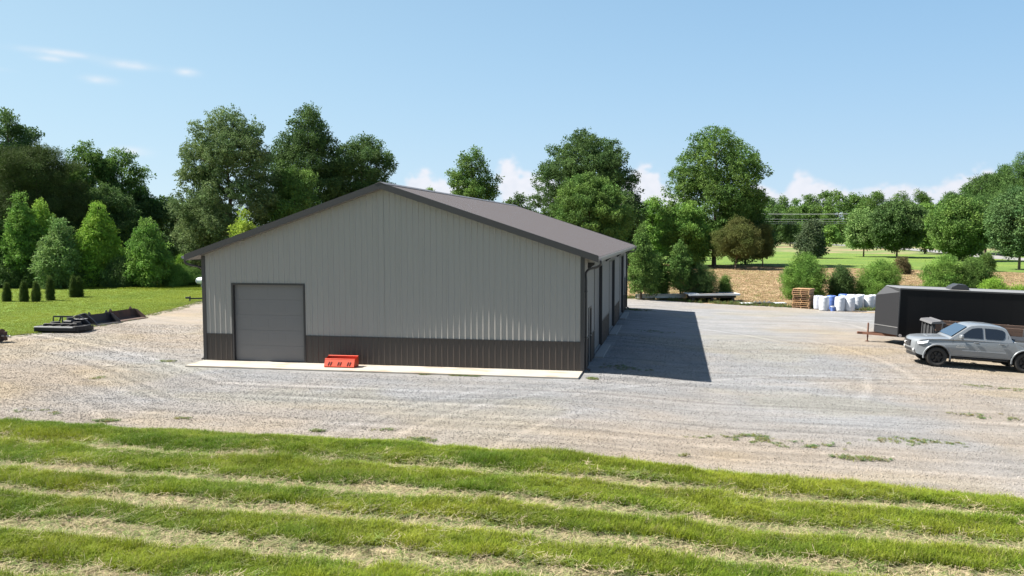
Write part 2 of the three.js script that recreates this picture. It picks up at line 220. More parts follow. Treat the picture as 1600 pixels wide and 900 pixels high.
// ---------- the metal building ----------
const W = 15.24, EAVE = 4.186, LEN = 26.08, PITCH = 1 / 3, WAIN = 1.068, EOV = 0.566, ROV = 0.371, RT = 0.2;
const BLD = thing('metal_building', 'large grey ribbed metal building with brown roof and dark brown wainscot on the gravel yard', 'building');
{
  const sheetTex = (r, g, b) => texture(256, 256, (u, v, c, i, j) => { const q = 0.96 + 0.05 * (fbm(u * 4, v * 4, 4, 4) - 0.5) * 2 + 0.03 * hash(i, j); c[0] = r * q; c[1] = g * q; c[2] = b * q; });
  const light = mat(0xffffff, 0.42, 0.0, { map: sheetTex(0.288, 0.276, 0.256) }), dark = mat([0.045, 0.036, 0.031], 0.45), trim = mat([0.030, 0.028, 0.029], 0.45), roofM = mat([0.112, 0.098, 0.095], 0.42), eaveM = mat([0.27, 0.265, 0.26], 0.45), gap = mat([0.012, 0.012, 0.013], 0.8), doorM = mat([0.145, 0.14, 0.138], 0.5), soffM = mat([0.16, 0.15, 0.14], 0.6);
  const ribs = (u0, u1, extra) => {                                      // profile of one ribbed sheet
    const pts = new Map(); const add = (u, d) => { if (u >= u0 - 1e-6 && u <= u1 + 1e-6) pts.set(Math.round(u * 1e5), d); };
    for (let r = Math.floor(u0 / 0.2286) - 1; r * 0.2286 <= u1 + 0.1; r++) { const c = r * 0.2286 + 0.06; add(c - 0.034, 0); add(c - 0.015, 0.019); add(c + 0.015, 0.019); add(c + 0.034, 0); for (const q of [0.085, 0.115]) { add(c + q - 0.012, 0); add(c + q, 0.0035); add(c + q + 0.012, 0); } }
    add(u0, 0); add(u1, 0); for (const e of extra) if (e > u0 && e < u1 && !pts.has(Math.round(e * 1e5))) add(e, 0);
    return [...pts].sort((a, b) => a[0] - b[0]).map(([k, d]) => [k / 1e5, d]);
  };
  function panels(name, len, yb, yt, openings, m, to, extra = []) {
    const n = Math.ceil(len / 0.9144 - 0.05);
    for (let k = 0; k < n; k++) {
      const u0 = k * 0.9144 + (k ? 0.0015 : 0), u1 = k === n - 1 ? len : (k + 1) * 0.9144 - 0.0015, pr = ribs(u0, u1, [...extra, ...openings.flatMap(o => [o[0], o[1]])]), qs = [];
      for (let i = 0; i < pr.length - 1; i++) {
        const [a, da] = pr[i], [b, db] = pr[i + 1], mid = (a + b) / 2; let spans = [[0, 1, yb, null]];
        let lo = yb; const o = openings.find(o => mid > o[0] && mid < o[1]); if (o) lo = Math.max(yb, o[2]);
        if (lo >= Math.min(yt(a), yt(b)) - 0.005) continue;
        qs.push([to(a, lo, da), to(b, lo, db), to(b, yt(b), db), to(a, yt(a), da)]);
      }
      if (qs.length) part(name, quads(qs), m, BLD);
    }
  }
  const gable = u => EAVE + PITCH * Math.min(u, W - u), flat = () => EAVE + 0.02;
  const doorF = [[1.29, 4.32, 3.06]];
  const front = (u, y, d) => [u, y, d], back = (u, y, d) => [u, y, -LEN - d], right = (u, y, d) => [W + d, y, -u], left = (u, y, d) => [-d, y, -u];
  const doorsR = [[1.65, 2.62, 2.13], [3.9, 7.5, 3.62], [11.6, 15.3, 3.62], [19.4, 23.1, 3.62], [24.2, 25.15, 2.13]];
  panels('wall_panel', W, WAIN, gable, doorF, light, front, [W / 2]); panels('wainscot_panel', W, -0.06, () => WAIN, doorF, dark, front);
  panels('wall_panel', W, WAIN, gable, [], light, back, [W / 2]); panels('wainscot_panel', W, -0.2, () => WAIN, [], dark, back);
  panels('wall_panel', LEN, WAIN, flat, doorsR, light, right); panels('wainscot_panel', LEN, -0.3, () => WAIN, doorsR, dark, right);
  panels('wall_panel', LEN, WAIN, flat, [], light, left); panels('wainscot_panel', LEN, -0.2, () => WAIN, [], dark, left);
  for (const [a, b] of [[0.09, 1.23], [4.38, W - 0.1]]) part('wainscot_trim', box(a, b, WAIN - 0.025, WAIN + 0.012, 0.004, 0.032), trim, BLD);
  { let u = 0.1; for (const [a, b] of [...doorsR, [LEN - 0.1, 0]]) { part('wainscot_trim', box(W + 0.004, W + 0.03, WAIN - 0.025, WAIN + 0.012, -(a - 0.07), -u), trim, BLD); u = b + 0.07; } }
  for (const [x, z, y0] of [[0, 0, -0.06], [W, 0, -0.22], [0, -LEN, -0.2], [W, -LEN, -0.3]]) { const sx = x ? 1 : -1, sz = z ? -1 : 1; part('corner_trim', [box(Math.min(x + sx * 0.03, x - sx * 0.115), Math.max(x + sx * 0.03, x - sx * 0.115), y0, EAVE - 0.01, z + (sz > 0 ? 0.002 : -0.03), z + (sz > 0 ? 0.03 : -0.002)), box(x + (sx > 0 ? 0.002 : -0.03), x + (sx > 0 ? 0.03 : -0.002), y0, EAVE - 0.01, Math.min(z - sz * 0.001, z - sz * 0.115), Math.max(z - sz * 0.001, z - sz * 0.115))], trim, BLD); }
  // roof: ribbed sheets on both slopes, closed eaves, rake fascia, ridge cap
  const rise = x => EAVE + PITCH * Math.min(x, W - x) + RT, z0 = ROV, z1 = -LEN - ROV, rl = z0 - z1, xe0 = -EOV, xe1 = W + EOV;
  for (const s of [0, 1]) {
    const n = Math.ceil(rl / 0.9144 - 0.05);
    for (let k = 0; k < n; k++) {
      const u0 = k * 0.9144 + (k ? 0.001 : 0), u1 = k === n - 1 ? rl : (k + 1) * 0.9144 - 0.001, pr = ribs(u0, u1, []), qs = [];
      for (let i = 0; i < pr.length - 1; i++) { const [a, da] = pr[i], [b, db] = pr[i + 1]; const xe = s ? xe1 + 0.03 : xe0 - 0.03; qs.push([[xe, rise(xe) + da * 0.7, z0 - a], [xe, rise(xe) + db * 0.7, z0 - b], [W / 2, rise(W / 2) + db * 0.7, z0 - b], [W / 2, rise(W / 2) + da * 0.7, z0 - a]]); }
      part('roof_panel', quads(qs), roofM, BLD);
    }
    const xe = s ? xe1 : xe0, sg = s ? 1 : -1;
    part('soffit', quads([[[xe, rise(xe) - RT + 0.012, z0 - 0.02], [xe, rise(xe) - RT + 0.012, z1 + 0.02], [s ? W : 0, EAVE + 0.004, z1 + 0.02], [s ? W : 0, EAVE + 0.004, z0 - 0.02]]]), soffM, BLD);
    part('eave_fascia', box(Math.min(xe, xe - sg * 0.03), Math.max(xe, xe - sg * 0.03), rise(xe) - RT - 0.005, rise(xe) - 0.014, z1 + 0.03, z0 - 0.03), eaveM, BLD);
    // gutter, K profile swept along the eave
    const gp = [[0, 0], [0.09, 0], [0.125, 0.05], [0.125, 0.11], [0.118, 0.11], [0.116, 0.055], [0.085, 0.008], [0.006, 0.008], [0.006, 0.11], [0, 0.11]].map(([a, b]) => [xe + sg * (a + 0.002), rise(xe) - 0.135 + b]);
    part('gutter', extr(gp, z1 + 0.01, z0 - 0.01), eaveM, BLD);
    for (const zz of [z0 - 0.16, z1 + 0.16]) {
      const front_ = zz > -5, xw = (s ? W : 0) + sg * 0.075, zw = front_ ? -0.17 : -LEN + 0.17, y0 = rise(xe) - 0.14;
      const d = part('downspout', [tube([[xe + sg * 0.06, y0, zz], [xe + sg * 0.06, y0 - 0.14, zz], [xe - sg * 0.06, y0 - 0.24, lerp(zz, zw, 0.3)], [xw + sg * 0.12, y0 - 0.33, lerp(zz, zw, 0.8)], [xw, y0 - 0.45, zw], [xw, y0 - 0.75, zw]], 0.042, 8, 30), bar([xw, y0 - 0.72, zw], [xw, ground(xw, zw) + 0.12, zw], 0.042), bar([xw, ground(xw, zw) + 0.13, zw], [xw + sg * 0.16, ground(xw, zw) + 0.05, zw], 0.042)], trim, BLD);
      for (const yy of [1.2, 2.9]) part('bracket', box(xw - 0.055, xw + 0.055, yy, yy + 0.03, zw - 0.055, zw + 0.055), trim, d);
    }
    for (const [zz, nm] of [[z0, 0], [z1 + 0.035, 1]]) {
      const f = (x, t) => [x, rise(x) + t], xa = s ? W / 2 : xe0, xb = s ? xe1 : W / 2;
      part('rake_fascia', extr([f(xa, -RT - 0.01), f(xb, -RT - 0.01), f(xb, 0.035), f(xa, 0.035)], zz - 0.035, zz + 0.012), trim, BLD);
      part('rake_soffit', quads([[[...f(xa, -RT + 0.004), zz - 0.03], [...f(xb, -RT + 0.004), zz - 0.03], [...f(xb, -RT + 0.004), nm ? -LEN : 0], [...f(xa, -RT + 0.004), nm ? -LEN : 0]]]), soffM, BLD);
    }
  }
  part('ridge_cap', extr([[W / 2 - 0.2, rise(W / 2 - 0.2) + 0.022], [W / 2, rise(W / 2) + 0.03], [W / 2 + 0.2, rise(W / 2 + 0.2) + 0.022], [W / 2 + 0.2, rise(W / 2 + 0.2) + 0.034], [W / 2, rise(W / 2) + 0.055], [W / 2 - 0.2, rise(W / 2 - 0.2) + 0.034]], z1 - 0.02, z0 + 0.02), roofM, BLD);
  // sectional doors set back in a reveal
  function garage(name, u0, u1, top, to, n, label, floorY = 0) {
    const g = new THREE.Group(); g.name = 'garage_door'; g.userData.label = label; BLD.add(g);
    const hh = (top - floorY - 0.02) / n, tr = (a) => { const p = to(...a); return p; };
    const solid = (ua, ub, ya, yb, da, db, r) => { const A = tr([ua, ya, da]), B = tr([ub, yb, db]); return box(Math.min(A[0], B[0]), Math.max(A[0], B[0]), Math.min(A[1], B[1]), Math.max(A[1], B[1]), Math.min(A[2], B[2]), Math.max(A[2], B[2]), r); };
    for (let k = 0; k < n; k++) { const list = [solid(u0 + 0.03, u1 - 0.03, floorY + 0.012 + k * hh, floorY + 0.012 + (k + 1) * hh - 0.003, -0.15, -0.11, 0.003)]; const cols = 4, cw = (u1 - u0 - 0.1) / cols; for (let c = 0; c < cols; c++) list.push(solid(u0 + 0.05 + c * cw + 0.07, u0 + 0.05 + (c + 1) * cw - 0.07, floorY + k * hh + 0.11, floorY + (k + 1) * hh - 0.11, -0.112, -0.108, 0.002)); part('door_panel', list, doorM, g); }
    part('door_frame', [solid(u0 - 0.04, u0 + 0.03, floorY - 0.03, top + 0.045, -0.2, 0.028), solid(u1 - 0.03, u1 + 0.04, floorY - 0.03, top + 0.045, -0.2, 0.028), solid(u0 + 0.03, u1 - 0.03, top - 0.03, top + 0.045, -0.2, 0.027)], trim, g);
    part('door_seal', solid(u0 + 0.03, u1 - 0.03, floorY - 0.01, floorY + 0.012, -0.15, -0.11), gap, g);
  }
  garage('g', 1.29, 4.32, 3.06, front, 5, 'grey sectional overhead door in the gable wall');
  for (const [a, b, t] of [doorsR[1], doorsR[2], doorsR[3]]) garage('g', a, b, t, right, 6, 'grey sectional overhead door in the shaded long wall', 0);
  for (const [a, b, t] of [doorsR[0], doorsR[4]]) {
    const d = part('entry_door', [box(W - 0.06, W - 0.02, 0.01, t - 0.02, -b + 0.02, -a - 0.02, 0.004)], mat([0.07, 0.068, 0.07], 0.5), BLD, 'narrow entry door in the shaded long wall');
    part('door_frame', [box(W - 0.08, W + 0.03, -0.02, t + 0.05, -b - 0.05, -b + 0.02), box(W - 0.08, W + 0.03, -0.02, t + 0.05, -a - 0.02, -a + 0.05), box(W - 0.08, W + 0.029, t - 0.02, t + 0.05, -b + 0.02, -a - 0.02)], trim, d);
    part('handle', [bar([W - 0.02, 1.02, -b + 0.1], [W + 0.05, 1.02, -b + 0.1], 0.012), box(W + 0.04, W + 0.06, 1.0, 1.03, -b + 0.09, -b + 0.22, 0.008)], mat([0.5, 0.5, 0.5], 0.3, 1), d);
  }
  for (const z of [-1.44, -9.5, -17.0, -25.4]) { const l = part('wall_light', extr([[W + 0.02, 3.70], [W + 0.07, 3.70], [W + 0.26, 3.84], [W + 0.26, 3.92], [W + 0.02, 3.92]], z - 0.16, z + 0.16, 0.01), trim, BLD); part('lens', quads([[[W + 0.08, 3.706, z - 0.12], [W + 0.25, 3.83, z - 0.12], [W + 0.25, 3.83, z + 0.12], [W + 0.08, 3.706, z + 0.12]]]), mat([0.5, 0.5, 0.48], 0.3), l); }
  const conc = mat([0.24, 0.235, 0.225], 0.9);
  for (const [a, b] of [[3.7, 7.7], [11.4, 15.5], [19.2, 23.3]]) structure('concrete_pad', box(W + 0.035, W + 0.4, -0.5, -0.006, -b, -a, 0.01), conc);
  structure('building_floor', box(0.05, W - 0.05, -0.4, -0.008, -LEN + 0.05, -0.02), conc);
}

// orange trough on the apron
{
  const m = mat([0.52, 0.048, 0.014], 0.5), blk = mat([0.015, 0.013, 0.013], 0.7);
  const t = thing('orange_bucket', 'bright orange red steel bucket with three pairs of slots lying on the concrete apron', 'bucket', [6.1, 0, 0.62], 0.02); t.scale.set(0.9, 0.84, 0.88);
  const w = 0.66;
  part('shell', [extr([[-0.24, 0], [0.30, 0], [0.34, 0.05], [0.20, 0.36], [0.165, 0.36], [0.29, 0.06], [0.27, 0.035], [-0.21, 0.035], [-0.21, 0.44], [-0.24, 0.46]], -w, w, 0.006).rotateY(-Math.PI / 2)], m, t);
  const zf = y => 0.34 - (y - 0.05) * 0.14 / 0.31;
  for (const s of [-1, 1]) part('end_plate', quads([[[s * w, 0, -0.24], [s * w, 0, 0.30], [s * w, 0.05, 0.34], [s * w, 0.36, 0.20]], [[s * w, 0, -0.24], [s * w, 0.36, 0.20], [s * w, 0.46, -0.22], [s * w, 0.46, -0.24]]]), m, t);
  part('top_rail', [bar([-w, 0.45, -0.22], [w, 0.45, -0.22], 0.03), bar([-w, 0.36, 0.185], [w, 0.36, 0.185], 0.025)], m, t);
  for (const cx of [-0.42, 0, 0.42]) for (const dx of [-0.05, 0.05]) { const g = new THREE.BoxGeometry(0.024, 0.18, 0.05); g.rotateZ(-0.28); g.rotateX(-Math.atan2(0.14, 0.31)); part('slot', g.translate(cx + dx, 0.17, zf(0.17) - 0.005), blk, t); }
}

// ---------- trees and shrubs ----------
// unit sprays: small leaf faces spread through a ball of radius 1
function spray(seed, n, len, wid, flat = 1, droop = 0) {
  const r = rngOf(seed), p = [], d = new THREE.Vector3(), a = new THREE.Vector3(), b = new THREE.Vector3(), c = new THREE.Vector3();
  for (let i = 0; i < n; i++) {
    do { c.set(r() * 2 - 1, r() * 2 - 1, r() * 2 - 1); } while (c.length() > 1);
    c.y *= flat;
    d.set(r() * 2 - 1, (r() * 2 - 1) * 0.7 - droop, r() * 2 - 1).add(c).normalize(); a.set(r() * 2 - 1, r() * 2 - 1, r() * 2 - 1).cross(d).normalize(); b.crossVectors(a, d).normalize();
    const l = len * (0.7 + 0.6 * r()), w = wid * (0.7 + 0.6 * r()), k = l * 0.14;
    const t = c.clone().addScaledVector(d, l), m1 = c.clone().addScaledVector(d, l * 0.45).addScaledVector(a, w / 2).addScaledVector(b, k), m2 = c.clone().addScaledVector(d, l * 0.45).addScaledVector(a, -w / 2).addScaledVector(b, k);
    p.push(...c.toArray(), ...m1.toArray(), ...t.toArray(), ...c.toArray(), ...t.toArray(), ...m2.toArray());
  }
  const g = new THREE.BufferGeometry(); g.setAttribute('position', new THREE.Float32BufferAttribute(p, 3)); g.computeVertexNormals(); return g;
}
const SPRAYS = { broad: [1, 2, 3].map(s => spray(s * 11, 15, 0.62, 0.42, 0.8, 0.15)), fine: [1, 2, 3].map(s => spray(s * 13 + 1, 26, 0.5, 0.17, 0.85, 0.1)), needle: [1, 2].map(s => spray(s * 17, 26, 0.7, 0.11, 0.8, -0.15)) };
const leafM = leafMat(0.35);
const PAL = {                                                            // two tones of each foliage, linear
  dark: [[0.053, 0.109, 0.032], [0.101, 0.171, 0.045]], mid: [[0.066, 0.145, 0.030], [0.141, 0.230, 0.047]], lightmid: [[0.096, 0.210, 0.037], [0.203, 0.333, 0.063]], light: [[0.154, 0.302, 0.037], [0.292, 0.430, 0.063]],
  bright: [[0.200, 0.320, 0.034], [0.354, 0.427, 0.068]], grey: [[0.110, 0.209, 0.058], [0.233, 0.338, 0.109]], grey2: [[0.069, 0.111, 0.055], [0.116, 0.153, 0.075]], willow: [[0.081, 0.144, 0.052], [0.178, 0.238, 0.088]], olive: [[0.050, 0.090, 0.024], [0.083, 0.116, 0.033]],
  olive2: [[0.094, 0.130, 0.029], [0.149, 0.149, 0.046]], mid2: [[0.069, 0.153, 0.052], [0.138, 0.229, 0.075]], pine: [[0.069, 0.149, 0.039], [0.123, 0.213, 0.055]], far: [[0.066, 0.145, 0.030], [0.141, 0.230, 0.047]], red: [[0.131, 0.130, 0.052], [0.200, 0.144, 0.075]], arb: [[0.060, 0.110, 0.022], [0.115, 0.165, 0.034]],
};
const PROFILE = {
  broad: t => t < 0.38 ? 0.72 + 0.28 * Math.sin(t / 0.38 * Math.PI / 2) : Math.sqrt(Math.max(0, 1 - ((t - 0.38) / 0.62) ** 2.1)), far: t => t < 0.4 ? 0.9 : Math.sqrt(Math.max(0, 1 - ((t - 0.4) / 0.6) ** 2)), oval: t => Math.pow(Math.sin(Math.PI * Math.min(1, 0.15 + 0.85 * Math.pow(t, 0.8))), 0.75),
  maple: t => t < 0.28 ? 0.78 + 0.8 * t : 1 - Math.pow((t - 0.28) / 0.72, 2.0), maple2: t => t < 0.4 ? 0.85 + 0.15 * t / 0.4 : Math.sqrt(Math.max(0, 1 - ((t - 0.4) / 0.6) ** 2.2)), round: t => Math.sqrt(Math.max(0.02, 1 - (2 * t * 0.97 - 0.94) ** 2)), flat: t => t < 0.3 ? 0.6 + 1.33 * t : Math.pow(Math.max(0, 1 - (t - 0.3) / 0.7), 0.6),
  cedar: t => t < 0.1 ? 0.75 : Math.pow(1 - (t - 0.1) / 0.9, 0.8), arbor: t => t < 0.15 ? 0.8 + t : Math.pow(Math.max(0, 1 - ((t - 0.15) / 0.85) ** 1.9), 0.7), pine: t => t < 0.5 ? 0.75 + 0.5 * t : Math.sqrt(Math.max(0, 1 - ((t - 0.5) / 0.5) ** 2)), shrub: t => t < 0.25 ? 0.85 + 0.6 * t : Math.pow(Math.max(0, 1 - ((t - 0.25) / 0.75) ** 1.8), 0.6),
};
const KIND = { broad: { sp: 'broad', rc: 0.20, gap: 0.9, ln: 0.30, lobes: 22 }, far: { sp: 'broad', rc: 0.34, gap: 0.75, ln: 0.2 }, oval: { sp: 'broad', rc: 0.22, gap: 0.85, ln: 0.16, lobes: 18 }, maple: { sp: 'broad', rc: 0.27, gap: 0.85, ln: 0.22 }, maple2: { sp: 'broad', rc: 0.19, gap: 0.82, ln: 0.12 }, round: { sp: 'broad', rc: 0.2, gap: 0.78, ln: 0.08 }, flat: { sp: 'fine', rc: 0.2, gap: 0.85, ln: 0.35, lobes: 10 }, cedar: { sp: 'fine', rc: 0.34, gap: 0.6, ln: 0.12 }, arbor: { sp: 'needle', rc: 0.42, gap: 0.5, ln: 0.05 }, pine: { sp: 'needle', rc: 0.22, gap: 0.9, ln: 0.3, lobes: 18 }, shrub: { sp: 'fine', rc: 0.27, gap: 0.8, ln: 0.34 } };
const bark = mat(0xffffff, 0.95, 0, { map: texture(128, 256, (u, v, c, i, j) => { const q = 0.55 + 0.6 * fbm(u * 24, v * 6, 4, 24) + 0.15 * hash(i, j); c[0] = 0.13 * q; c[1] = 0.10 * q; c[2] = 0.075 * q; }) });
function limb(pts, r0, r1, seg = 7) {
  const cv = new THREE.CatmullRomCurve3(pts), n = Math.max(3, pts.length * 2), g = new THREE.TubeGeometry(cv, n, 1, seg, false), a = g.attributes.position;
  for (let i = 0; i <= n; i++) { const c = cv.getPointAt(i / n), r = lerp(r0, r1, i / n); for (let j = 0; j <= seg; j++) { const k = i * (seg + 1) + j; V.fromBufferAttribute(a, k).sub(c).multiplyScalar(r).add(c); a.setXYZ(k, V.x, V.y, V.z); } }
  g.computeVertexNormals(); return g;
}
function tree(name, kind, x, z, H, R, cb, den, pal, label, group, seed) {
  if (kind === 'broad') R *= 1.1; if (kind === 'far') R *= 1.25; if (kind === 'arbor') R *= 0.75; const r = rngOf(seed * 7919 + 13), K = KIND[kind], prof = PROFILE[kind], y0 = ground(x, z) - 0.05;
  const cat = /shrub/.test(name) ? 'shrub' : /sapling/.test(name) ? 'sapling' : /evergreen/.test(name) ? 'evergreen' : 'tree';
  const t = thing(name, label, cat, [x, y0, z], 0, group || undefined);
  const far = Math.hypot(x - 18.5, z - 30), c0 = cb * H, ch = H - c0, rc0 = clamp(R * K.rc, kind === 'arbor' ? 0.1 : 0.22, 2.2);
  const s0 = kind === 'arbor' ? 0.11 : clamp(far * 0.0033, 0.14, 1.25) * (kind === 'pine' ? 1.1 : 1);
  const clumps = [], tries = Math.round(900 * den), want = clamp(Math.round(den * 4.2 * (R * R * ch) / (rc0 ** 3) * 0.55), 10, far > 250 ? 34 : 170), off = r() * 90, lean = (r() - 0.5) * 0.12 * R;
  const lobes = [];
  if (K.lobes) for (let i = 0; i < 60 && lobes.length < K.lobes; i++) {
    const ti = i === 0 ? 0.86 : Math.pow(r(), 0.8) * 0.88, an = i * 2.4 + r() * 1.4, lr = R * (0.34 + 0.2 * r()), rad = i === 0 ? 0.1 * R * r() : Math.max(0, prof(ti) * R * (0.9 + 0.22 * r()) - lr * 0.9);
    const p = new THREE.Vector3(Math.cos(an) * rad, Math.min(H - lr * 0.85, c0 + ti * ch), Math.sin(an) * rad); p.y = Math.max(p.y, c0 + lr * 0.4);
    if (lobes.some(q => q.p.distanceTo(p) < (q.lr + lr) * 0.52)) continue; lobes.push({ p, lr });
  }
  for (let i = 0; i < tries && clumps.length < want * 0.78 && lobes.length; i++) {
    const q = lobes[i % lobes.length], u = -0.75 + 1.75 * r(), an = r() * Math.PI * 2, sq = Math.sqrt(Math.max(0, 1 - u * u)), rc = rc0 * (0.6 + 0.55 * r()), rr = (q.lr - rc * 0.45) * (0.75 + 0.3 * r());
    const p = new THREE.Vector3(q.p.x + Math.cos(an) * sq * rr, q.p.y + u * rr * 0.9, q.p.z + Math.sin(an) * sq * rr);
    if (p.y > H - rc * 0.5 || p.y < rc * 0.4 || clumps.some(o => o.p.distanceTo(p) < K.gap * (o.rc + rc) * 0.56)) continue;
    clumps.push({ p, rc, tone: r(), br: 0.85 + 0.3 * r() });
  }
  for (let i = 0; i < tries && clumps.length < want; i++) {
    const ti = i < 3 ? 0.94 - i * 0.06 : Math.pow(r(), 0.85), an = r() * Math.PI * 2, rho = Math.sqrt(0.12 + 0.88 * r()), rc = rc0 * (0.65 + 0.6 * r());
    const wob = 1 + K.ln * 2 * (fbm(off + Math.cos(an) * 1.3 + ti * 2, off + Math.sin(an) * 1.3 + ti * 1.5, 3) - 0.5) * 1.6;
    const rad = Math.max(0, prof(ti) * R * wob - rc * 0.55) * rho;
    const p = new THREE.Vector3(Math.cos(an) * rad + lean * ti, Math.min(H - rc * 0.55, c0 + ti * ch * (1 - 0.06 * r()) - (kind === 'shrub' ? 0 : 0.1 * rc)), Math.sin(an) * rad);
    if (p.y < rc * 0.4) p.y = rc * 0.4;
    if (clumps.some(q => q.p.distanceTo(p) < K.gap * (q.rc + rc) * 0.62)) continue;
    clumps.push({ p, rc, tone: r(), br: 0.85 + 0.3 * r() });
  }
  const list = [], [A, B] = PAL[pal], vf = kind === 'pine' ? 0.55 : kind === 'flat' ? 0.6 : 0.82;
  for (const q of clumps) {
    const n = Math.round(clamp(4.6 * (q.rc / s0) ** 2 * (kind === 'round' || kind === 'maple2' ? 1.25 : 1) * Math.min(1.15, den + 0.15), 8, 95));
    for (let k = 0; k < n; k++) {
      const u = r() * 2 - 1, an = r() * Math.PI * 2, sq = Math.sqrt(1 - u * u), rr = q.rc * (0.5 + 0.52 * Math.pow(r(), 0.45)) * (r() < 0.09 ? 1.15 + 0.4 * r() : 1), s = s0 * (0.55 + 0.85 * r() * r() + 0.25 * r());
      const px = q.p.x + Math.cos(an) * sq * rr, py = Math.max(0.05, q.p.y + u * rr * vf), pz = q.p.z + Math.sin(an) * sq * rr;
      const m = clamp(q.tone * 0.75 + r() * 0.35 - 0.05), b = q.br * (0.8 + 0.4 * r());
      list.push([pose(px, py, pz, (r() - 0.5) * 1.2, r() * 6.28, (r() - 0.5) * 1.2, s), rgb(lerp(A[0], B[0], m) * b, lerp(A[1], B[1], m) * b, lerp(A[2], B[2], m) * b)]);
    }
  }
  const woods = [], tr = clamp(H * 0.017, 0.025, 0.42) * (kind === 'shrub' ? 0.8 : 1), topY = H * (kind === 'shrub' ? 0.55 : 0.86);
  const spine = [0, 0.25, 0.5, 0.75, 1].map(k => new THREE.Vector3(lean * k + (k ? (r() - 0.5) * 0.05 * R : 0), topY * k, k ? (r() - 0.5) * 0.05 * R : 0));
  woods.push(limb(spine, tr, tr * 0.22, 8));
  const cvS = new THREE.CatmullRomCurve3(spine), lim = [...clumps].sort(() => 0).filter((_, i) => i % Math.ceil(clumps.length / (far > 250 ? 4 : 16)) === 0);
  for (const q of lim) { const k = clamp((q.p.y - 0.45 * Math.hypot(q.p.x, q.p.z)) / topY, 0.04 + cb * 0.6, 0.95), a = cvS.getPointAt(k), mid = a.clone().lerp(q.p, 0.5); mid.y += 0.06 * a.distanceTo(q.p); woods.push(limb([a, mid, q.p], tr * (1 - k * 0.75) * 0.5, tr * 0.08, 5)); }
  part('trunk', woods, bark, t);
  const set = SPRAYS[K.sp]; instances('crown', set[seed % set.length], leafM, list, t);
  return t;
}
